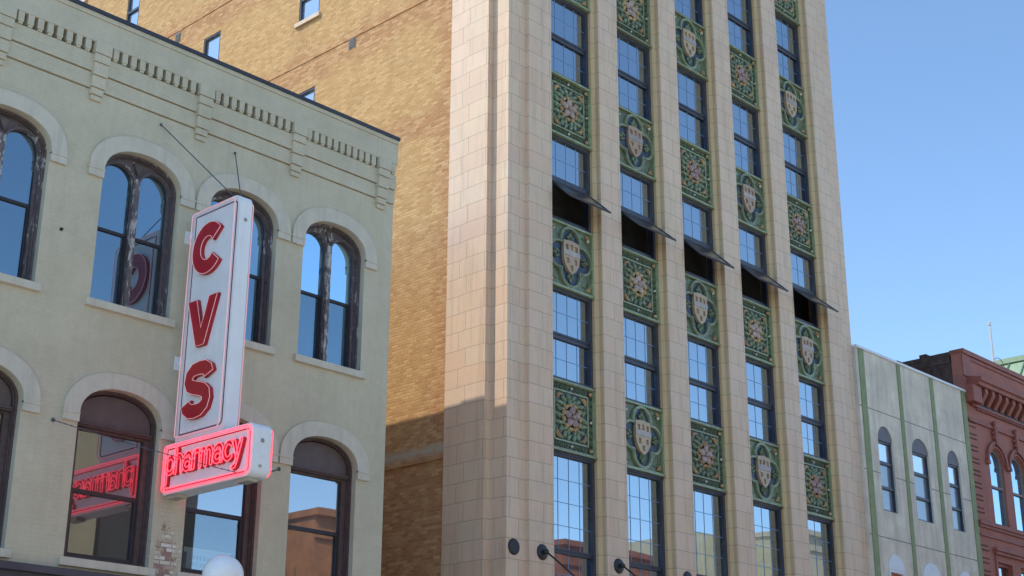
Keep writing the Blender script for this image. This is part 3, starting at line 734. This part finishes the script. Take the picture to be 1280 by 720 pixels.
# corner return on the alley side
MB().box(21.90, 22.4, 21.302, 21.37, .13, TOP).box(21.73, 22.4, 21.372, 22.10, .13, TOP).box(21.755, 22.4, 22.102, 22.65, .13, TOP).build('corner_return', 'terra', tower, TB)
# brick side wall with its windows
SW = [(37.36, 38.10, 25.2, 27.6), (32.60, 33.45, 21.35, 23.33), (27.95, 28.85, 22.05, 24.1), (27.95, 28.65, 17.9, 19.83), (40.9, 41.7, 27.75, 29.6), (32.6, 33.45, 25.2, 27.2), (27.95, 28.85, 25.9, 28.0)]
sw = MB(); plate_side(sw, [rect(22.652, 50, .13, TOP)] + [rect(*q) for q in SW], 21.80, 22.15)
sw.box(21.78, 21.80, 22.652, 50, 20.70, 20.75).box(21.78, 21.80, 22.652, 50, 24.16, 24.21).box(21.76, 21.80, 22.652, 50, 8.80, 8.88)
sw.build('side_wall', 'brick', tower, TB)
for y0, y1, z0, z1 in SW:
    fr = MB(); plate_side(fr, [rect(y0 + .001, y1 - .001, z0 + .001, z1 - .001), rect(y0 + .06, y1 - .06, z0 + .07, z1 - .06)], 21.815, 21.88)
    zm = z0 + (z1 - z0) * .36; fr.box(21.82, 21.875, y0 + .06, y1 - .06, zm - .04, zm + .04)
    fo = fr.build('sash_window', 'steel', tower, TB)
    MB().box(21.882, 21.887, y0 + .03, y1 - .03, z0 + .03, z1 - .03).build('pane', 'g_sky', fo, TB)
    MB().box(21.72, 21.813, y0 - .08, y1 + .08, z0 - .13, z0 - .002).build('sill', 'terra', fo, TB)
for y, z in ((34.90, 23.95), (26.47, 20.57)):
    v = MB(); v.box(21.785, 21.799, y - .14, y + .14, z - .17, z + .17)
    for k in range(6): v.box(21.765, 21.784, y - .11, y + .11, z - .13 + k * .045, z - .11 + k * .045)
    v.build('air_vent', 'ventm', tower, TB)
# remaining shell
MB().box(36.2, 36.6, 21.302, 50, .13, TOP).box(22.402, 36.198, 49.6, 50, .13, TOP).box(22.402, 36.198, 21.9, 49.598, TOP - .6, TOP - .3).build('back_wall', 'brick', tower, TB)
MB().box(22.16, 36.19, 22.0, 22.05, .2, TOP - .7).build('room_backing', 'dark', tower, TB)  # dark sheet added so the open sashes show an unlit room
pp = MB(); pp.box(21.86, 36.64, 20.72, 21.32, TOP, TOP + .5); pp.build('parapet', 'terra', tower, TB)

# ornamental panels
PW, PHH = .818, 1.65                         # half width, height
def ring_pts(c, r, n=16, y=0): return [(c[0] + r * math.cos(2 * math.pi * i / n), y, c[1] + r * math.sin(2 * math.pi * i / n)) for i in range(n)]
def panel_base(kind):
    b = MB(); b.box(-PW, PW, .045, .30, 0, PHH)
    o = b.build('spandrel_panel', 'tg_dark' if kind == 'flower' else 'tg_mid', tower)
    e = MB(); e.box(-PW, PW, -.05, .044, -.0, .045).box(-PW, PW, -.02, .044, .047, .075).box(-PW, PW, -.03, .044, PHH - .05, PHH)
    e.box(-PW, -PW + .04, -.012, .044, .077, PHH - .052).box(PW - .04, PW, -.012, .044, .077, PHH - .052)
    e.build('panel_rim', 'tg_light', o)
    return o
def flower_panel():
    o = panel_base('flower'); cz = PHH / 2 + .01
    f = MB(); a, b_ = .795, .56
    for r, wd in ((.765, .014), (.575, .018)):
        for s_ in (-1, 1):
            f.box(-r, r, .012, .043, cz + s_ * r - wd, cz + s_ * r + wd)
            f.box(s_ * r - wd, s_ * r + wd, .014, .043, cz - r, cz + r)
    n_rail = len(f.bm.faces)
    # scrolls along the border
    for side in range(4):
        for k in range(-3, 4):
            t = k * .155
            if side == 0: c = (t, cz + .67)
            elif side == 1: c = (t, cz - .67)
            elif side == 2: c = (.67, cz + t)
            else: c = (-.67, cz + t)
            if k == 0: continue
            f.tube(ring_pts(c, .05, 9, .03), .017, 4, closed=True)
            f.blob((c[0], .03, c[1]), .018, .03, .018)
    f.bm.faces.ensure_lookup_table()
    for fc in f.bm.faces[n_rail:]: fc.material_index = 1
    f.build('panel_border', 'tg_light', o).data.materials.append(MT['tg_leaf'])
    lv = MB(); rnd = random.Random(3)
    for ringr, n, ln, wd in ((.47, 18, .105, .055), (.36, 14, .10, .05)):
        for k in range(n):
            t = 2 * math.pi * (k + rnd.uniform(-.15, .15)) / n
            lv.blob((ringr * math.cos(t), .03, cz + ringr * math.sin(t)), ln, .05 + .02 * rnd.random(), wd, -t + rnd.choice((-.5, .5)))
    lv.build('wreath', 'tg_teal', o)
    lf = MB()
    for k in range(18):
        t = 2 * math.pi * (k + .5) / 18
        lf.blob((.415 * math.cos(t), .045, cz + .415 * math.sin(t)), .07, .045, .03, -t + .9)
    for sx in (-1, 1):
        for sz in (-1, 1):
            lf.blob((sx * .50, .035, cz + sz * .33), .05, .04, .09, sx * .3); lf.blob((sx * .33, .035, cz + sz * .50), .09, .04, .05, sz * .3)
    lf.build('leaf_sprays', 'tg_leaf', o)
    rs = MB()
    for k in range(5):
        t = 2 * math.pi * k / 5 + .3
        rs.blob((.155 * math.cos(t), -.02, cz + .155 * math.sin(t)), .125, .055, .10, -t)
    rs.blob((0, -.05, cz), .06, .05, .06)
    rs.build('rosette', 'tg_pink', o)
    rm = MB()
    cfs = {(sx, sz): MB() for sx in (-1, 1) for sz in (-1, 1)}
    for k in range(11):
        t = 2 * math.pi * k / 11
        rm.blob((.285 * math.cos(t), .0, cz + .285 * math.sin(t)), .060, .055, .085, -t)
    for sx in (-1, 1):
        for sz in (-1, 1):
            cf = cfs[sx, sz]; cf.blob((sx * .455, .02, cz + sz * .455), .10, .055, .06, sx * sz * .78); cf.blob((sx * .485, .02, cz + sz * .40), .04, .045, .07); cf.blob((sx * .40, .02, cz + sz * .485), .07, .045, .04)
            cf.build('corner_flower', 'tg_ochre', o)
            MB().blob((sx * .67, .02, cz + sz * .67), .06, .045, .06).build('border_rosette', 'tg_ochre', o)
    rm.build('rosette_rim', 'tg_ochre', o)
    for x, z in ((0, .67), (0, -.67), (.67, -.67), (.67, 0)): MB().blob((x, .01, cz + z), .035, .04, .035).build('glaze_boss', 'tg_white', o)
    return o
def quatre(r, lobe, n=9):
    pts = []
    for q in range(4):
        a0 = q * 90
        cx, cz = r * math.cos(rad(a0)), r * math.sin(rad(a0))
        for i in range(n + 1):
            t = rad(a0 - 105 + 210 * i / n); pts.append((cx + lobe * math.cos(t), cz + lobe * math.sin(t)))
    return pts
def shield_panel():
    o = panel_base('shield'); cz = PHH / 2 + .01
    sh = lambda loop, k=1: [(x * k, z * k + cz) for x, z in loop]
    q = MB()
    plate(q, [sh(quatre(.41, .365)), sh(quatre(.40, .305))], -.02, .043)
    plate(q, [sh(quatre(.405, .335)), sh(quatre(.40, .312))], -.032, -.021)
    q.build('quatrefoil', 'tg_light', o)
    n_ = MB(); plate(n_, [sh(quatre(.40, .290))], .030, .043); n_.build('quatrefoil_field', 'tg_blue', o)
    lf = MB()
    for a in range(4):
        t = a * math.pi / 2; dx, dz = math.cos(t), math.sin(t)
        for off, r_, w_, l_ in ((0, .56, .055, .10), (.075, .50, .045, .07), (-.075, .50, .045, .07), (.045, .44, .04, .06), (-.045, .44, .04, .06)):
            lf.blob((dx * r_ - dz * off, .01, cz + dz * r_ + dx * off), l_, .05, w_, -t)
    for sx in (-1, 1):
        for sz in (-1, 1): lf.tube([(sx * .47, .035, cz + sz * .62), (sx * .60, .03, cz + sz * .60), (sx * .66, .035, cz + sz * .46)], .022, 5)
    lf.build('leaf_sprays', 'tg_leaf', o)
    s = MB(); pts = [(-.275, .375), (.0, .41), (.275, .375), (.29, .0), (.25, -.18), (.15, -.335), (0, -.44), (-.15, -.335), (-.25, -.18), (-.29, .0)]
    hol = []
    for x, z in ((-.165, .22), (0, .235), (.165, .22), (-.14, -.11), (.14, -.11), (0, -.275)): hol.append(rect(x - .05, x + .05, z - .065, z + .065))
    plate(s, [sh(pts)] + [sh(h) for h in hol], -.045, .03); s.build('shield', 'tg_tan', o)
    b = MB(); b.box(-.288, .288, -.055, -.046, cz + .02, cz + .145); b.build('shield_band', 'tg_grey', o)
    for h in hol:
        d = MB()
        x0, x1 = h[0][0], h[1][0]; z0, z1 = h[0][1] + cz, h[2][1] + cz; d.box(x0 + .001, x1 - .001, -.01, .028, z0 + .001, z1 - .001)
        d.build('shield_billet', 'tg_pink', o)
    for sx in (-1, 1):
        for sz in (-1, 1):
            c = MB(); c.blob((sx * .655, .02, cz + sz * .655), .075, .05, .06, .78); c.blob((sx * .60, .02, cz + sz * .68), .05, .04, .04); c.blob((sx * .68, .02, cz + sz * .60), .04, .04, .05)
            c.build('corner_flower', 'tg_ochre', o)
    for x, z in ((.61, .57), (-.61, .57)): MB().blob((x, -.02, cz + z), .04, .04, .04).build('glaze_boss', 'tg_white', o)
    return o
ROWZ = [9.05, 12.92, 16.79, 20.66, 24.53, 28.40]     # panel bottoms, R3 upwards
fp = shp = None
for ci, bx in enumerate(BAY):
    for ri, z in enumerate(ROWZ):
        fl = (ci + ri) % 2 == 0
        loc = (bx - TB[0], 21.0 - FY, z)
        if fl:
            if fp is None: fp = flower_panel(); fp.location = loc
            else: part_empty_free_copy(fp, tower, loc)
        else:
            if shp is None: shp = shield_panel(); shp.location = loc
            else: part_empty_free_copy(shp, tower, loc)

# tower windows: local origin at the bay centre, y 0 = frame face, z 0 = sill
HW = .818
def muntins(mb, z0, z1, rows, y0=.006, y1=.013):
    for k in (-1, 0, 1): mb.box(k * .365 - .006, k * .365 + .006, y0, y1, z0, z1)
    for r in range(1, rows):
        z = z0 + (z1 - z0) * r / rows; mb.box(-.735, .735, y0 + .001, y1 - .001, z - .006, z + .006)
def hung_window():
    H = 2.218
    f = MB(); plate(f, [rect(-HW, HW, 0, H), rect(-.735, .735, .075, H - .07)], -.06, .12)
    f.box(-.735, .735, -.01, .030, 1.00, 1.09).box(-.735, .735, -.03, .005, 1.091, 1.14)
    f.box(-HW, HW, -.10, -.06, 0, .045)
    o = f.build('hung_window', 'steel', tower)
    MB().box(-.74, .74, .014, .020, 1.10, H - .06).build('pane', 'g_tower', o)
    MB().box(-.74, .74, .042, .048, .06, 1.06).build('pane', 'g_tower', o)
    m = MB(); muntins(m, 1.14, H - .07, 2); muntins(m, .075, 1.0, 2, .034, .041); m.build('muntins', 'muntin', o)
    return o
def awning_window(tilt):
    H = 2.218
    f = MB(); plate(f, [rect(-HW, HW, 0, H), rect(-.735, .735, .075, H - .07)], -.06, .12)
    f.box(-.735, .735, -.04, .005, 1.02, 1.16); f.box(-.735, .735, .0, .11, .075, .16)
    f.box(-HW, HW, -.10, -.06, 0, .045)
    o = f.build('awning_window', 'steel', tower)
    MB().box(-.74, .74, .014, .020, 1.12, H - .06).build('pane', 'g_tower', o)
    m = MB(); muntins(m, 1.16, H - .07, 2); m.build('muntins', 'muntin', o)
    # sash swung out from its head
    ang = rad(tilt); Lh = .92; hz, hy = .98, -.10
    R = Matrix.Translation((0, hy, hz)) @ Matrix.Rotation(-ang, 4, 'X')
    s = MB(); me = curve_mesh([rect(-.725, .725, -Lh, 0), rect(-.655, .655, -Lh + .07, -.06)], .022)
    s.add_mesh(me, R @ M_front(0)); s.build('open_sash', 'steel', o)
    p = MB(); me = curve_mesh([rect(-.66, .66, -Lh + .06, -.05)], .004); p.add_mesh(me, R @ M_front(0)); p.build('pane', 'g_sash', o)
    a = MB()
    for sx in (-1, 1):
        tip = R @ Vector((sx * .70, 0, -.62)); a.tube([(sx * .73, .0, .80), tuple(R @ Vector((sx * .70, 0, -.30)))], .010, 6)
    a.build('stay_arm', 'steel', o)
    return o
def tall_window():
    H = 3.65
    f = MB(); plate(f, [rect(-HW, HW, 0, H), rect(-.735, .735, .075, H - .09)], -.06, .12)
    f.box(-.735, .735, -.01, .030, 1.40, 1.46).box(-.735, .735, -.03, .005, 1.461, 1.50)
    f.box(-HW, HW, -.09, -.06, H - .05, H)
    o = f.build('tall_window', 'steel', tower)
    MB().box(-.74, .74, .014, .020, 1.49, H - .08).build('pane', 'g_tower', o)
    MB().box(-.74, .74, .042, .048, .06, 1.46).build('pane', 'g_tower', o)
    m = MB(); muntins(m, 1.50, H - .09, 4); muntins(m, .075, 1.40, 3, .034, .041); m.build('muntins', 'muntin', o)
    return o
WY = 21.11 - FY
hw_p, tw_p = hung_window(), tall_window()
TILT = [47, 48.5, 45.5, 46.5, 49]
first = {}
for ci, bx in enumerate(BAY):
    for ri, z in enumerate([5.40] + [r + PHH for r in ROWZ[:-1]]):
        loc = (bx - TB[0], WY, z + .001)
        if ri == 2:
            awning_window(TILT[ci]).location = loc; continue
        src = tw_p if ri == 0 else hw_p
        if src.name not in first: first[src.name] = 1; src.location = loc
        else: part_empty_free_copy(src, tower, loc)
b = MB()
for bx in BAY: b.box(bx - HW, bx + HW, 20.98, 21.3, 3.6, 5.398)
b.build('base_spandrel', 'terra', tower, TB)
for bx in BAY: MB().box(bx - HW, bx + HW, 21.1, 21.14, .3, 3.598).build('shop_window', 'g_low', tower, TB)

# gooseneck lamps on the pier fronts and a blank cover plate on the corner
def gooseneck(x, y, label):
    t = thing('gooseneck_lamp', (x, y, 6.67), label, 'wall lamp', 'gooseneck lamps along the terracotta piers')
    MB().lathe([(.10, -.05), (.155, -.035), (.17, -.012), (.17, -.001)], (0, 0, 0), 'y', 24).build('wall_plate', 'iron', t, smooth=False)
    MB().blob((.02, -.09, 0), .06, .08, .06, 0, 2).build('knuckle', 'iron', t, smooth=True)
    pts = [(.03, -.10, 0), (.06, -.35, -.20), (.08, -.75, -.52), (.10, -1.15, -.85), (.11, -1.28, -1.0), (.11, -1.30, -1.12)]
    MB().tube(pts, .020, 8).build('arm', 'iron', t, smooth=True)
    MB().lathe([(.03, .12), (.05, .05), (.17, -.10), (.19, -.16), (.17, -.16), (.04, .0)], (.11, -1.30, -1.22), 'z', 20).build('lamp_shade', 'iron', t, smooth=True)
gooseneck(22.905, FY, 'black gooseneck lamp on first terracotta pier, left of the lowest windows')
gooseneck(25.45, FY, 'black gooseneck lamp on second terracotta pier, between first and second window columns')
gooseneck(28.0, FY, 'black gooseneck lamp barely in view, between second and third window columns')
cpl = MB().lathe([(.13, -.035), (.165, -.022), (.175, -.001)], (22.13, 20.87, 6.70), 'y', 24).build('round_cover', 'iron')
tag(cpl, 'round black blank cover plate without an arm at the corner of the terracotta block', 'wall plate')

# ------------------------------------------------------------------ grey building with green strips
GB = (40.0, FY, 0.0)
grey = thing('narrow_building', GB, 'narrow grey stained concrete building with green vertical strips and round topped windows', 'building')
GX0, GX1, GT = 36.602, 43.40, 14.36
GW = [(37.52, 38.37), (39.52, 40.54), (41.74, 42.54)]
gh = [arch((a + b) / 2, (b - a) / 2, 9.66, 11.75, .45) for a, b in GW] + [arch((a + b) / 2, (b - a) / 2, 5.6, 7.98, .42) for a, b in GW]
w = MB(); plate(w, [rect(GX0, GX1, .13, GT)] + gh, FY, FY + .35)
w.box(GX0, GX0 + .3, FY + .352, 42, .13, GT - .1).box(GX1 - .3, GX1 - .002, FY + .352, 42, .13, GT - .1).box(GX0 + .3, GX1 - .3, FY + .352, 42, GT - .7, GT - .4)
w.build('wall', 'concrete', grey, GB)
for a, b in ((36.75, 37.04), (38.98, 39.165), (41.03, 41.235), (43.12, 43.398)):
    MB().box(a, b, FY - .028, FY - .001, .13, GT - .02).build('green_strip', 'green', grey, GB)
for z in (12.61, 10.735, 8.865):
    cuts = [GX0] + ([v for q_ in GW for v in q_] if z == 10.735 else []) + [GX1]
    for xa, xb in zip(cuts[::2], cuts[1::2]): MB().box(xa, xb, FY - .003, FY - .0005, z - .012, z + .012).build('joint_line', 'caulk', grey, GB)
MB().box(GX0, GX1 + .02, FY - .05, FY + .40, GT + .001, GT + .075).build('coping', 'white', grey, GB)
MB().box(GX0 + .31, GX1 - .31, FY + 1.0, FY + 1.05, .2, 13).build('room_backing', 'dark', grey, GB)
for i, (a, b) in enumerate(GW):
    c, hw = (a + b) / 2, (b - a) / 2
    f = MB(); plate(f, [rect(a + .001, b - .001, 9.662, 11.748), rect(a + .045, b - .045, 9.71, 11.70)], FY + .06, FY + .15)
    f.box(a + .045, b - .045, FY + .07, FY + .14, 11.06, 11.15).box(a + .045, b - .045, FY + .06, FY + .12, 10.33, 10.40)
    o = f.build('round_topped_window', 'steel', grey, GB)
    MB().box(a + .05, b - .05, FY + .121, FY + .126, 11.12, 11.72).build('pane', 'g_sky', o, GB)
    MB().box(a + .05, b - .05, FY + .128, FY + .133, 9.70, 11.10).build('pane', 'g_curt', o, GB)
    t = MB(); plate(t, [arch(c, hw - .002, 11.752, 11.753, .445)], FY + .03, FY + .12); t.build('tympanum', 'greytymp', o, GB)
    f = MB(); plate(f, [rect(a + .001, b - .001, 5.602, 7.978), rect(a + .07, b - .07, 5.7, 7.90)], FY - .03, FY + .12)
    o = f.build('round_topped_window', 'white', grey, GB)
    t = MB(); plate(t, [arch(c, hw + .02, 7.98, 7.982, .44)], FY - .04, FY + .10); t.build('tympanum', 'white', o, GB)
    MB().box(a + .06, b - .06, FY + .06, FY + .065, 5.65, 7.92).build('pane', 'redopp' if i == 0 else 'g_low', o, GB)

# ------------------------------------------------------------------ red building
RB = (46.0, FY, 0.0)
red = thing('red_building', RB, 'dark red painted brick building with bracketed cornice and arched windows at right', 'building')
RX0, RX1, RT = 43.42, 60.0, 15.82
RWC = [45.18 + 1.55 * k for k in range(6)]
rh = [arch(c, .50, 10.22, 12.25, .50) for c in RWC] + [rect(45.05 + 1.62 * k - .52, 45.05 + 1.62 * k + .52, 6.9, 9.0) for k in range(6)]
w = MB(); plate(w, [rect(RX0, RX1, .13, 15.0)] + rh, FY, FY + .35); w.build('wall', 'redp', red, RB)
pw = MB(); pw.box(RX0, RX1, FY + .0, FY + .35, 15.002, 15.70); pw.build('parapet', 'redp', red, RB)
MB().box(RX0 - .0, RX1, FY - .10, FY + .40, 15.702, 15.86).box(RX0 + .5, RX1, FY - .04, FY - .001, 15.58, 15.70).build('coping', 'redtrim', red, RB)
MB().box(RX0, RX0 + .55, FY - .05, FY - .001, 14.95, 15.70).build('corner_pier', 'redtrim', red, RB)
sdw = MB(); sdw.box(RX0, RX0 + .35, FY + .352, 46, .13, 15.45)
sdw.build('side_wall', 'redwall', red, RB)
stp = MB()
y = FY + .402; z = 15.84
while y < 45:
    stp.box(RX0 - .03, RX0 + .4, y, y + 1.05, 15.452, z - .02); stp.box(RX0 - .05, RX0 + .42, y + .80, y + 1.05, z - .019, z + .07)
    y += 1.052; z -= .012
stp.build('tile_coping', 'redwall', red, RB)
MB().box(RX0 + .36, RX1, FY + .36, 46, 14.3, 14.5).build('roof', 'roof', red, RB)
c = MB(); c.prism([(FY, 14.42), (FY - .12, 14.42), (FY - .18, 14.50), (FY - .46, 14.50), (FY - .48, 14.66), (FY - .55, 14.72), (FY - .56, 14.83), (FY - .10, 14.95), (FY, 14.95)], RX0 - .02, RX1, 'x') if False else None
c = MB(); c.prism([(FY - .001, 14.62), (FY - .40, 14.62), (FY - .42, 14.72), (FY - .50, 14.76), (FY - .51, 14.86), (FY - .08, 14.97), (FY - .001, 14.97)], RX0 + .25, RX1, 'x')
c.build('cornice', 'redtrim', red, RB)
MB().box(RX0 + .02, RX0 + .62, FY - .30, FY - .001, 14.05, 14.61).build('cornice_end_block', 'redtrim', red, RB)
for k in range(24):
    x = 44.35 + .50 * k
    MB().prism([(FY - .055, 14.10), (FY - .10, 14.12), (FY - .33, 14.45), (FY - .33, 14.615), (FY - .055, 14.615)], x - .10, x + .10, 'x').build('cornice_bracket', 'redtrim', red, RB)
MB().box(RX0 + .63, RX1, FY - .05, FY - .001, 14.05, 14.615).build('cornice_frieze', 'sash', red, RB)  # near-black colour puts shade into the gaps between the brackets
cb = MB(); cb.box(RX0 + .3, RX1, FY - .10, FY - .001, 13.98, 14.045)
for k in range(120): cb.box(44.1 + .13 * k, 44.17 + .13 * k, FY - .08, FY - .001, 13.90, 13.978)
cb.build('corbel_course', 'redtrim', red, RB)
for z0, z1, pr in ((13.43, 13.53, .07), (10.08, 10.20, .11), (9.99, 10.078, .06), (9.72, 9.79, .05)):
    MB().box(RX0 + .02, RX1, FY - pr, FY - .001, z0, z1).build('string_course', 'redtrim', red, RB)
for k in range(14): 
    q = MB()
    z = 13.3 - .4 * k
    if 9.6 < z < 10.3: continue
    q.box(RX0 + .06, RX0 + .52, FY - .02, FY - .0005, z - .045, z - .012).build('quoin_band', 'redwall', red, RB)
    MB().box(RX0 + .06, RX0 + .52, FY - .02, FY - .0005, z + .10, z + .13).build('quoin_band', 'redwall', red, RB)
for c_ in RWC:
    f = MB(); plate(f, [arch(c_, .498, 10.222, 12.25, .495), arch(c_, .44, 10.28, 12.25, .44)], FY + .06, FY + .13)
    f.box(c_ - .44, c_ + .44, FY + .065, FY + .125, 11.46, 11.53)
    o = f.build('arched_window', 'taupe', red, RB)
    pn = MB(); plate(pn, [arch(c_, .46, 10.26, 12.25, .46)], FY + .132, FY + .137); pn.build('pane', 'g_far', o, RB)
    h = MB(); plate(h, [[(x + c_, z) for x, z in half_ring(.73, .73, .62, .62, 12.28, 2.0)]], FY - .10, FY - .001)
    plate(h, [[(x + c_, z) for x, z in half_ring(.60, .60, .52, .52, 12.28, 2.0)]], FY - .05, FY - .001)
    for s_ in (-1, 1): h.box(min(c_ + s_ * .62, c_ + s_ * .80), max(c_ + s_ * .62, c_ + s_ * .80), FY - .12, FY - .001, 12.16, 12.278)
    h.box(c_ - .07, c_ + .07, FY - .14, FY - .001, 12.90, 13.56); h.box(c_ - .13, c_ + .13, FY - .12, FY - .001, 13.08, 13.20); h.blob((c_, FY - .08, 13.62), .09, .08, .12)
    h.box(c_ - .18, c_ + .18, FY - .10, FY - .001, 13.25, 13.33)
    h.build('hood_mould', 'redtrim', o, RB)
for k in range(6):
    c_ = 45.05 + 1.62 * k
    f = MB(); plate(f, [rect(c_ - .518, c_ + .518, 6.902, 8.998), rect(c_ - .42, c_ + .42, 7.0, 8.90)], FY + .10, FY + .2); f.box(c_ - .42, c_ + .42, FY + .11, FY + .19, 7.95, 8.02)
    o = f.build('square_window', 'redtrim', red, RB)
    MB().box(c_ - .44, c_ + .44, FY + .203, FY + .208, 6.95, 8.95).build('pane', 'g_low', o, RB)
hd = MB(); hd.box(44.25, RX1, FY - .16, FY - .001, 9.32, 9.42).box(44.30, RX1, FY - .10, FY - .001, 9.22, 9.318).box(44.33, 44.40, FY - .05, FY - .001, 6.8, 9.218); hd.build('window_hood', 'redtrim', red, RB)
MB().box(RX0 + .4, RX1, FY + 1.0, FY + 1.05, .2, 13.9).build('room_backing', 'dark', red, RB)

# pole on the red roof, little hoop beside it
pole = MB(); pole.tube([(48.55, 22.0, 14.5), (48.58, 22.0, 18.18)], [.055, .035], 8).tube([(48.58, 22.0, 18.18), (48.58, 22.0, 18.30)], .06, 8)
tag(pole.build('roof_pole', 'white'), 'thin white metal pole standing on the red building roof', 'pole')
hp = MB(); hp.tube([(49.0 + .42 * math.cos(math.pi * i / 12), 22.0, 16.7 + .32 * math.sin(math.pi * i / 12)) for i in range(13)][::-1] , .012, 6)
hp.tube([(49.42, 22, 14.5), (49.42, 22, 16.7)], .012, 6).tube([(48.58, 22, 14.5), (48.58, 22, 16.7)], .012, 6)
tag(hp.build('roof_hoop', 'wire'), 'thin dark wire hoop beside the white pole on the red roof', 'hoop')

# green copper roofed building far right
CG = (58, 22, 0)
cg = thing('copper_roofed_building', CG, 'building with pale green copper roof rising behind the red building', 'building')
MB().box(55.5, 75, 20.0, 40, .1, 17.2).build('wall', 'beige', cg, CG)
r_ = MB(); r_.prism([(55.2, 17.2), (57.0, 19.25), (73.5, 19.25), (75.3, 17.2)], 19.8, 40.0, 'y'); r_.build('roof', 'copper', cg, CG)
MB().box(56.85, 57.15, 19.7, 40.1, 19.2, 19.42).build('ridge_cap', 'copper', cg, CG)
sm = MB()
for k in range(28):
    y = 20.2 + k * .7; sm.tube([(55.18, y, 17.23), (56.98, y, 19.28)], .035, 5)
sm.build('roof_seams', 'copperd', cg, CG)

# ------------------------------------------------------------------ street lamp
GLX, GLY, GLZ = 12.40, 17.4, 4.683
lp = thing('street_lamp', (GLX, GLY, .13), 'white globe street lamp on a dark post in front of the shop', 'street lamp')
LPB = (GLX, GLY, .13)
me = MB(); bmesh.ops.create_uvsphere(me.bm, u_segments=48, v_segments=32, radius=.296, matrix=Matrix.Translation((GLX, GLY, GLZ))); me.build('globe', 'globe', lp, LPB, smooth=True)
MB().lathe([(.11, -.02), (.13, .02), (.13, .06), (.09, .09)], (GLX, GLY, GLZ - .36), 'z', 20).build('globe_holder', 'iron', lp, LPB)
MB().lathe([(.19, 0), (.19, .12), (.15, .2), (.12, .6), (.085, .7), (.06, 1.2), (.05, 4.10), (.09, 4.14), (.09, 4.19)], (GLX, GLY, .13), 'z', 20).build('post', 'iron', lp, LPB)

# ------------------------------------------------------------------ across the street (seen in the panes)
def opposite(name, label, x0, x1, yf, h, mat, floors, cols, cap=True, depth=22, wy=1.9):
    b = (x0, yf, 0)
    t = thing(name, b, label, 'building')
    MB().box(x0, x1, yf - depth, yf, .1, h).build('wall', mat, t, b)
    if cap: MB().box(x0 - .12, x1 + .12, yf - depth - .1, yf + .28, h + .002, h + .28).box(x0 + .0, x1, yf + .001, yf + .12, h - .9, h - .7).build('cornice', mat, t, b)
    for fl in range(floors):
        for c in range(cols):
            cx = x0 + (x1 - x0) * (c + .5) / cols; z0 = 4.6 + fl * 3.5
            if z0 + wy > h - .8: continue
            o = MB().box(cx - .62, cx + .62, yf + .001, yf + .10, z0, z0 + wy).build('window', 'trim', t, b)
            MB().box(cx - .5, cx + .5, yf + .101, yf + .11, z0 + .12, z0 + wy - .12).build('pane', 'g_low', o, b)
    return t
opposite('opposite_building', 'cream rendered building across the street mirrored in a lower window', 13, 27.3, -4.0, 15.5, 'cream', 2, 4)
opposite('opposite_building', 'grey rendered low building across the street mirrored below the sign reflection', -6, 12.9, -4.0, 9.0, 'greyopp', 1, 5)
opposite('opposite_building', 'grey rendered building painted dark for shade across the street mirrored beside the cream one', 27.6, 31.6, -4.2, 17.5, 'darkopp', 0, 1, cap=False)
opposite('opposite_building', 'orange brick building with cornice across the street mirrored in the right arched window', 37.2, 49.5, -4.0, 12.7, 'orange', 3, 5, depth=5)
opposite('opposite_building', 'red brick building across the street mirrored in the lowest tower windows', 52.0, 61.0, -3.6, 13.3, 'redopp', 3, 4)
yl = opposite('opposite_building', 'yellow ribbed metal sided building across the street mirrored in the middle tower window', 62.6, 71.5, -3.3, 15.3, 'siding', 0, 1, cap=False)
rb = MB()
for k in range(22): rb.box(62.7 + k * .4, 62.85 + k * .4, -3.299, -3.15, 12.4, 15.25)
rb.build('siding_ribs', 'siding', yl, (62.6, -3.3, 0))
opposite('opposite_building', 'beige stone building across the street mirrored in the last tower window', 72.5, 96, -3.6, 16.6, 'beige', 4, 9)

def bare_tree(x, y, h, seed, label):
    rn = random.Random(seed); t = thing('bare_tree', (x, y, .13), label, 'tree', 'street trees mirrored in the panes')
    tr = MB(); br = MB()
    def grow_(p, d, ln, r, lev, mb):
        q = p + d * ln; m_ = p + d * ln * .5 + Vector((rn.uniform(-.06, .06), rn.uniform(-.06, .06), 0)) * ln
        mb.tube([p, m_, q], [r, r * .85, r * .68], 6 if lev < 2 else 4)
        if lev >= 5: return
        for k in range(3 if lev < 3 else 2):
            nd = (d + Vector((rn.uniform(-.8, .8), rn.uniform(-.8, .8), rn.uniform(-.1, .5)))).normalized()
            grow_(q, nd, ln * rn.uniform(.62, .8), r * .62, lev + 1, br)
    grow_(Vector((0, 0, 0)), Vector((0, 0, 1)), h * .3, .16, 0, tr)
    tr.build('trunk', 'bark', t); br.build('crown', 'bark', t)
bare_tree(33.4, -2.6, 10.5, 4, 'bare branched tree across the street mirrored beside the poster')
